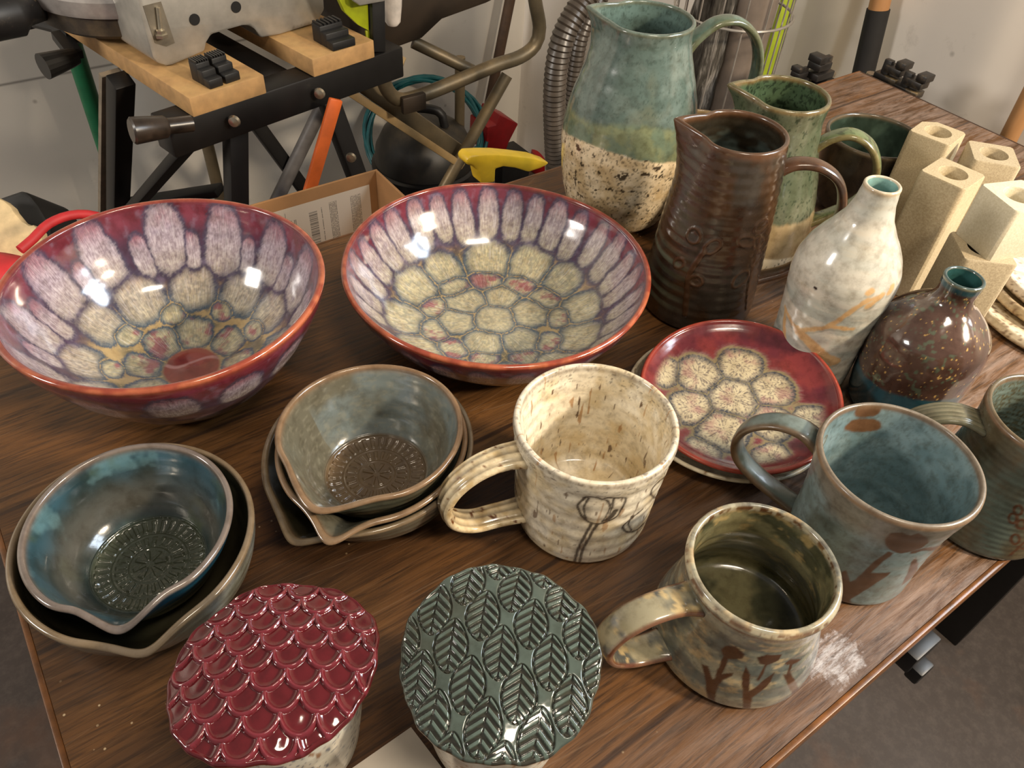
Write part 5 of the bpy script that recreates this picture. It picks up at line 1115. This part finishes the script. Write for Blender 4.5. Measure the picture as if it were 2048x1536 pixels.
def ribbed(pts, r, label):
    p = spline(pts, 0.0025); n = len(p); rs = [r*(1+0.07*math.sin(i*2*pi/3.0)) for i in range(n)]; mb = MB(); mb.tube(p, rs, 16); return tag(mb.build('vacuum_hose', ribm, smooth=True), label, 'hose', 'ribbed vacuum hoses')
ph_ = lambda x, y, n=0.86: PV(x, y, TN(0, n), E1)
ribbed([ph_(1215, -60), ph_(1168, 0), ph_(1130, 65), ph_(1114, 130), ph_(1109, 200), ph_(1110, 270), ph_(1113, 340), ph_(1118, 430), ph_(1124, 520)], 0.0165, 'outer ribbed grey vacuum hose hanging left of the largest pitcher')
ribbed([ph_(1245, -60, 0.92), ph_(1195, 5, 0.92), ph_(1163, 70, 0.92), ph_(1150, 140, 0.92), ph_(1143, 210, 0.92), ph_(1139, 280, 0.92), ph_(1136, 380, 0.92)], 0.012, 'inner thinner ribbed vacuum hose right beside the largest pitcher')

# ---- cardboard box with shipping label
card = simple('brown cardboard', (160, 116, 72), 0.8, var=0.06, scale=20)
C0 = G(752, 341, 0.62); cb = empty('cardboard_box', (*(C0[:2]-E1*0.2-E2*0.08), 0), 'open cardboard box with white shipping label behind the table', 'box', rz=A1)
Lx, Ly = 0.34, max(0.10, float(np.dot(C0[:2], E2))-0.650); tC, nC = float(np.dot(C0[:2], E1)), float(np.dot(C0[:2], E2)); o_t, o_n = tC-0.2, nC-0.08
def bx(t0, t1, n0, n1, z0, z1, name='panel'): mb = MB(); mb.box(((t0+t1)/2-o_t, (n0+n1)/2-o_n, (z0+z1)/2), (t1-t0, n1-n0, z1-z0)); return mb.build(name, card, cb, 0.001, local=False)
cb_back = bx(tC-Lx, tC+0.003, nC, nC+0.004, 0.0, 0.62); bx(tC-Lx, tC+0.003, nC-Ly, nC-Ly+0.004, 0.0, 0.60); bx(tC-0.001, tC+0.003, nC-Ly+0.004, nC, 0.0, 0.62); bx(tC-Lx, tC-Lx+0.004, nC-Ly+0.004, nC, 0.0, 0.62); bx(tC-Lx+0.004, tC-0.001, nC-Ly+0.004, nC, 0.0, 0.004, 'bottom')
def lab_mat():
    t = NT('printed shipping label'); sep = t.n('ShaderNodeSeparateXYZ'); t.link(t.coord('UV'), sep.inputs[0]); u, v = sep.outputs[0], sep.outputs[1]
    c = None; m = None
    def band(s, a, b, w=0.004): return t.math('MULTIPLY', t.math('GREATER_THAN', s, a), t.math('LESS_THAN', s, b))
    tot = None
    def addm(k):
        nonlocal tot; tot = k if tot is None else t.math('MAXIMUM', tot, k)
    def comb(a, b):
        k = t.n('ShaderNodeCombineXYZ'); t.put(k.inputs[0], a); t.put(k.inputs[1], b); return k.outputs[0]
    bars = t.noise(comb(0.0, t.math('MULTIPLY', v, 90)), 1.0, 2)
    addm(t.math('MULTIPLY', t.math('MULTIPLY', band(u, 0.385, 0.465), band(v, 0.10, 0.88)), t.ramp(bars, [(0.49, 0.0), (0.50, 1.0)])))
    for (a, b, v0, v1, k) in ((0.20, 0.225, 0.30, 0.85, 60), (0.235, 0.26, 0.25, 0.85, 60), (0.34, 0.355, 0.1, 0.6, 60), (0.50, 0.515, 0.5, 0.9, 50), (0.585, 0.665, 0.18, 0.93, 70), (0.80, 0.90, 0.35, 0.93, 70), (0.10, 0.13, 0.6, 0.85, 20)):
        lines = t.ramp(t.math('FRACT', t.math('MULTIPLY', u, 75.0)), [(0.45, 1.0), (0.55, 0.0)]); tx = t.ramp(t.noise(comb(t.math('FLOOR', t.math('MULTIPLY', u, 75.0)), t.math('MULTIPLY', v, k)), 1.0, 2), [(0.42, 0.0), (0.46, 1.0)])
        addm(t.math('MULTIPLY', t.math('MULTIPLY', band(u, a, b), band(v, v0, v1)), t.math('MULTIPLY', lines, tx)))
    addm(t.math('MULTIPLY', band(u, 0.165, 0.170), band(v, 0.1, 0.95)))
    return t.set(base=t.mix(t.math('MULTIPLY', tot, 0.75), (224, 208, 186), (60, 56, 52)), rough=0.5)
la, lb = PV(560, 424, TN(0, nC-0.0006), E1), PV(738, 366, TN(0, nC-0.0006), E1); ta, tb = float(np.dot(la[:2], E1)), float(np.dot(lb[:2], E1)); zt = (la[2]+lb[2])/2; zb = zt-0.14
me = bpy.data.meshes.new('label'); mbv = [(ta-0.02-o_t, nC-0.0007-o_n, zb), (tb-o_t, nC-0.0007-o_n, zb), (tb-o_t, nC-0.0007-o_n, zt), (ta-0.02-o_t, nC-0.0007-o_n, zt)]
me.from_pydata(mbv, [], [(0, 1, 2, 3)]); lay = me.uv_layers.new(name='UVMap'); lay.data.foreach_set('uv', [0, 0, 1, 0, 1, 1, 0, 1]); tag(link_mesh('label', me, lab_mat(), cb_back, False), 'white printed shipping label with bar code')

# ---- yellow saw, orange stake, red pieces, tarp
yl = simple('yellow plastic', (226, 186, 44), 0.4, var=0.06)
zy = lambda L: zo(0.3125, 520, 0, L); py_ = lambda x, y, n=0.68: PV(x, y, TN(0, n), E1)
ys_pts = zy([(1322, 1030), (1350, 995), (1440, 990), (1530, 990), (1640, 1000), (1760, 1015), (1860, 1048), (1800, 1080), (1720, 1105), (1640, 1080), (1560, 1070), (1512, 1085), (1508, 1170), (1418, 1180), (1400, 1100), (1370, 1070), (1330, 1060)])
q = py_(980, 345); hs = empty('hand_saw', (q[0], q[1], 0), 'hand saw with yellow handle standing between table and tube stand', 'saw')
mb = MB(); mb.prism([py_(x, y) for x, y in ys_pts], bkn*0.022); mb.build('handle', yl, hs, 0.004)
mb = MB(); z0 = py_(980, 372); t0 = float(np.dot(z0[:2], E1)); P_ = [(t0-0.012, z0[2]), (t0+0.014, z0[2]), (t0+0.05, 0.0), (t0-0.03, 0.0)]
mb.prism([(*TN(t, 0.690), z) for t, z in P_], bkn*0.0015); mb.build('blade', simple('saw blade steel', (120, 116, 110), 0.35, 0.8), hs)
og = simple('orange plastic', (200, 92, 34), 0.45, var=0.08)
a, b = ph_(672, 198, 1.02), ph_(622, 372, 1.02); mb = MB(); mb.bar(a, a+(b-a)*0.4, 0.006, 0.022); mb2 = MB(); ff = to_floor(a, b); mb2.bar(a, ff, 0.008, 0.020)
tag(mb2.build('orange_stake', og, None, 0.002), 'flat orange plastic stake leaning under the workbench', 'stake')
mb = MB(); a, b = ph_(655, 190, 1.35), ph_(585, 335, 1.35); mb.tube([a, to_floor(a, b, 0.01)], 0.013, 12); tag(mb.build('grey_pipe', simple('grey plastic pipe', (104, 100, 98), 0.5), smooth=True), 'grey pipe leaning behind the orange stake', 'pipe')
redm = simple('red plastic', (160, 18, 24), 0.45, var=0.08)
pr = lambda x, y, n=1.50: PV(x, y, TN(0, n), E1)
ra = pr(1000, 300); rt = empty('red_toolbox', (ra[0], ra[1], 0), 'red plastic case on the floor right of the stand leg', 'box')
mb = MB(); mb.prism([pr(x, y) for x, y in [(1000, 230), (1037, 248), (1018, 285), (1012, 302), (972, 306), (975, 255), (992, 250)]], bkn*0.08); mb.build('case', redm, rt, 0.003)
qq = pr(1000, 300); mb = MB(); mb.box((qq[0]+0.02, qq[1]+0.04, qq[2]/2-0.012), (0.09, 0.08, max(0.02, qq[2]-0.02)), rz=A1); mb.build('base', black_p, rt, 0.003)
q = G(1085, 318, 0.03); mb = MB(); mb.lathe([(0.0, 0.0), (0.055, 0.0), (0.06, 0.01), (0.055, 0.06), (0.03, 0.078), (0.0, 0.08)], (q[0]+0.02, q[1], 0), 24); tag(mb.build('red_container', redm, smooth=True), 'small red rounded container on the floor by the hose', 'container')
q = G(548, 400, 0.20); N_ = 40; th, ph = np.meshgrid(np.linspace(0, 2*pi, 64, endpoint=False), np.linspace(0.01, pi/2, N_))
rr = 0.15*(1+0.35*(fbm(np.cos(th)*np.sin(ph), np.sin(th)*np.sin(ph), np.cos(ph), 3.2, 4)-0.5)*2); Pm = np.stack([rr*np.sin(ph)*np.cos(th)*1.15, rr*np.sin(ph)*np.sin(th), rr*np.cos(ph)*0.95], -1); Pm[-1, :, 2] = 0.0
t = NT('blotched navy tarpaulin'); o_ = t.coord(); f = t.noise(o_, 9, 6, 0.7); t.bump(f, 0.5, 0.01); tm = t.set(base=t.ramp(f, [(0.42, (26, 30, 58)), (0.5, (86, 76, 66)), (0.6, (150, 132, 102))]), rough=0.8)
ob = link_mesh('crumpled_tarp', grid_mesh('crumpled_tarp', Pm[::-1], True, True, True), tm); ob.location = (q[0], q[1], 0.0); tag(ob, 'crumpled navy and tan tarpaulin on the floor under the workbench', 'tarp')

# ---- left: green pole, black tub, foam board, red bag
pw = lambda x, y, n=1.62: PV(x, y, TN(0, n), E1)
a, b = pw(128, 35), pw(213, 300); up_ = a+(a-b)*0.5; mb = MB(); mb.tube([up_, to_floor(a, b, 0.012)], 0.0165, 16); tag(mb.build('green_pole', simple('green painted pole', (22, 92, 58), 0.45, var=0.08), smooth=True), 'green pole leaning on the wall behind the workbench', 'pole')
fwdv = _M @ np.array([0, 0, 1.0]); pgb = lambda x, y, d=1.07: D(x, y, d)
q = pgb(20, 470); tb_ = empty('plastic_crate', (q[0], q[1], q[2]-0.1), 'black plastic crate corner behind the cream foam board', 'crate')
mb = MB(); mb.prism([pgb(x, y) for x, y in [(-80, 412), (0, 394), (38, 381), (50, 382), (62, 392), (76, 410), (100, 450), (120, 620), (-80, 640)]], fwdv*0.10); mb.build('body', simple('matt black plastic', (24, 23, 22), 0.5), tb_, 0.006)
fo = simple('cream foam board', (206, 182, 138), 0.85, var=0.08, scale=60, bump=0.4)
pg = lambda x, y, d=1.02: D(x, y, d)
F_ = [(-60, 385), (-20, 388), (8, 402), (22, 414), (26, 422), (44, 444), (50, 446), (58, 452), (66, 449), (82, 463), (84, 480), (60, 560), (-60, 600)]
fpts = [pg(x, y) for x, y in F_]; fn_ = _M @ np.array([0, 0, 1.0]); mb = MB(); mb.prism(fpts, fn_*0.015); fbm_o = mb.build('foam_board', fo, None, 0.002); tag(fbm_o, 'torn cream foam board leaning on the black tub', 'board')
rb = simple('red bag fabric', (186, 40, 44), 0.6, var=0.1, scale=30)
q = D(0, 540, 0.965); bz_ = D(20, 492, 0.955)[2]/0.55; rg = empty('red_bag', (q[0]-0.02, q[1]-0.02, 0), 'red fabric bag with loop handle behind the purple bowl', 'bag')
Pm = []
th = np.linspace(0, 2*pi, 48, endpoint=False)
for (zz, a_, b_) in ((0.0, 0.10, 0.07), (0.02, 0.13, 0.09), (0.2, 0.14, 0.10), (0.38, 0.13, 0.09), (0.50, 0.105, 0.055), (0.545, 0.085, 0.028), (0.55, 0.06, 0.015)):
    Pm.append(np.stack([a_*np.cos(th)*(1+0.04*np.sin(5*th+zz*9)), b_*np.sin(th)*(1+0.05*np.sin(4*th+zz*7)), zz*bz_*np.ones(48)], -1))
link_mesh('body', grid_mesh('body', np.array(Pm), True, True, True), rb, rg)
loopp = [D(40, 500, 0.93), D(66, 478, 0.94), D(88, 455, 0.95), D(110, 441, 0.96), D(140, 431, 0.97), D(175, 429, 0.98), D(215, 440, 0.99), D(240, 465, 0.99), D(235, 500, 0.98)]
mb = MB(); mb.tube(spline(loopp, 0.008), 0.0058, 10); mb.build('handle', rb, rg, smooth=True)

# ---- corner: poles, wire cage, lime post, clamps
wood = NT('pale wooden handle'); _f2 = wood.noise(wood.map(wood.coord(), (30, 30, 4)), 1.0, 5); wood = wood.set(base=wood.ramp(_f2, [(0.3, (150, 104, 62)), (0.7, (188, 140, 92))]), rough=0.5)
dk_wood = simple('old brown pole', (74, 54, 38), 0.6, var=0.15)
pk = lambda x, y: PV(x, y, TN(0, 1.70), E1)
a, b = pk(1020, 0), pk(998, 110); mb = MB(); mb.tube([a+(a-b)*1.2, to_floor(a, b, 0.012)], 0.0135, 12); tag(mb.build('wooden_pole', dk_wood, smooth=True), 'dark brown wooden pole leaning in the room corner', 'pole')
prw = lambda x, y, t=1.292: PV(x, y, TN(t, 0), E2)
a, b = prw(1757, 18), prw(1728, 140); bp_ = empty('broom', to_floor(a, b, 0.0), 'wooden handled broom with black sleeve leaning on the right wall', 'broom')
mb = MB(); mb.tube([to_floor(a, b, 0.02), a], 0.0185, 16); mb.build('sleeve', simple('black foam sleeve', (26, 24, 23), 0.8), bp_, smooth=True)
mb = MB(); mb.tube([a+(b-a)*0.03, a+(a-b)*3.0], 0.0165, 16); tag(mb.build('stick', wood, bp_, smooth=True), 'orange-tan wooden stick')
a, b = prw(2066, 180), prw(2020, 270); mb = MB(); mb.tube([a+(a-b)*3, to_floor(a, b, 0.014)], 0.0135, 16); tag(mb.build('wooden_stick', wood, smooth=True), 'pale wooden stick leaning on the wall at the right frame edge', 'pole')

cgp = PV(1455, 70, TN(0, 0.86), E1); cg = empty('wire_cage', (cgp[0], cgp[1], 0), 'round galvanised wire cage behind the largest pitcher', 'wire cage')
wire = simple('galvanised wire', (170, 164, 156), 0.3, 0.6); cr_ = 0.095
zs = [0.10, 0.28, 0.44, 0.60, 0.76, 0.92]
for z in zs:
    mb = MB(); mb.tube([(cr_*math.cos(a), cr_*math.sin(a), z) for a in np.linspace(0, 2*pi, 48, endpoint=False)], 0.0022, 8, closed=True); mb.build('ring', wire, cg, smooth=True, local=False)
for k in range(16):
    a = 2*pi*k/16; mb = MB(); mb.tube([((cr_-0.004)*math.cos(a), (cr_-0.004)*math.sin(a), 0.0), ((cr_-0.004)*math.cos(a), (cr_-0.004)*math.sin(a), 0.98)], 0.0014, 6); mb.build('upright', wire, cg, smooth=True, local=False)
tu = empty('grey_tube', (cgp[0]+0.030, cgp[1]-0.004, 0), 'grey plastic tube standing inside the wire cage', 'tube')
mb = MB(); mb.lathe([(0.0, 0.0), (0.036, 0.0), (0.036, 0.90), (0.031, 0.90), (0.031, 0.02), (0.0, 0.02)], (0, 0, 0), 32); mb.build('body', simple('grey brown tube', (118, 106, 96), 0.45, var=0.08), tu, smooth=True, local=False)
pb = empty('plastic_bag', (cgp[0]-0.030, cgp[1]+0.0, 0), 'crumpled clear and grey plastic bag inside the wire cage', 'bag')
Pm = []
for i, zz in enumerate(np.linspace(0, 0.86, 40)):
    r_ = 0.034*(1+0.35*(fbm(np.cos(th), np.sin(th), zz*9, 2.2, 5)-0.5)*2)*(0.15 if i in (0, 39) else 1); Pm.append(np.stack([r_*np.cos(th), r_*np.sin(th), zz*np.ones(48)], -1))
t = NT('crinkled grey film'); f = t.noise(t.map(t.coord(), (40, 40, 5)), 1.0, 5, 0.7); t.bump(f, 0.6, 0.006); link_mesh('body', grid_mesh('body', np.array(Pm), True, True, True), t.set(base=t.ramp(f, [(0.40, (22, 20, 18)), (0.55, (84, 80, 74)), (0.66, (170, 164, 156))]), rough=0.25), pb)
pL = lambda x, y: PV(x, y, TN(0, 0.90), E1)
a, b = pL(1577, 0), pL(1530, 150); lm = simple('lime green painted post', (158, 176, 30), 0.5, var=0.06)
mb = MB(); mb.bar(a+(a-b)*0.9, to_floor(a, b), 0.026, 0.010, up=(0.2, -0.9, 0)); tag(mb.build('lime_post', lm, None, 0.001), 'flat lime green post leaning beside the wire cage', 'post')

clm = dusty('worn black clamp plastic', (34, 31, 29), rough=0.4, scale=60, dusts=-0.3)
steelc = simple('bare clamp steel', (150, 138, 120), 0.35, 0.7)
def clamp(label, x, y, t_, top, flip, n_=None, s=1.0, rz=0.0):
    p = PV(x, y, TN(t_, 0), E2) if n_ is None else PV(x, y, TN(0, n_), E1)
    root = empty('bar_clamp', (p[0], p[1], 0), label, 'clamp', 'bar clamps standing behind the table corner', A1+rz)
    z = p[2]
    mb = MB(); mb.box((0, 0, z/2-0.01), (0.006, 0.018, z-0.02)); mb.build('bar', clm, root, 0.001, local=False)
    mb = MB()
    for i, (dx, dz, w_) in enumerate([(0.0, -0.030, 0.050), (0.008, -0.014, 0.042), (0.016, 0.002, 0.030), (0.026, 0.014, 0.018)]): mb.box((0, flip*dx*s, z+dz*s), (0.024*s, w_*s, 0.011*s))
    mb.box((0, 0.0, z-0.012*s), (0.010*s, 0.014*s, 0.05*s))
    mb.build('jaw', clm, root, 0.0015, local=False)
    mb = MB(); mb.lathe([(0, 0), (0.008, 0), (0.008, 0.004), (0, 0.004)], (0, -flip*0.022*s, z-0.022*s), 12); mb.build('pad', steelc, root, local=False)
clamp('tallest black bar clamp behind the left side of the table corner', 1652, 128, 0, 0, 1, n_=0.665, s=0.95, rz=pi/2)
clamp('small black bar clamp left of the tallest clamp at the corner', 1608, 146, 0, 0, 1, n_=0.675, s=0.7, rz=pi/2)
clamp('black bar clamp right of the broom sleeve behind the table corner', 1775, 135, 1.125, 0, -1, s=0.9)
clamp('grey black bar clamp furthest right behind the table corner', 1815, 160, 1.115, 0, -1, s=0.9)

# ---- floor debris seen at the lower left: nothing stands there
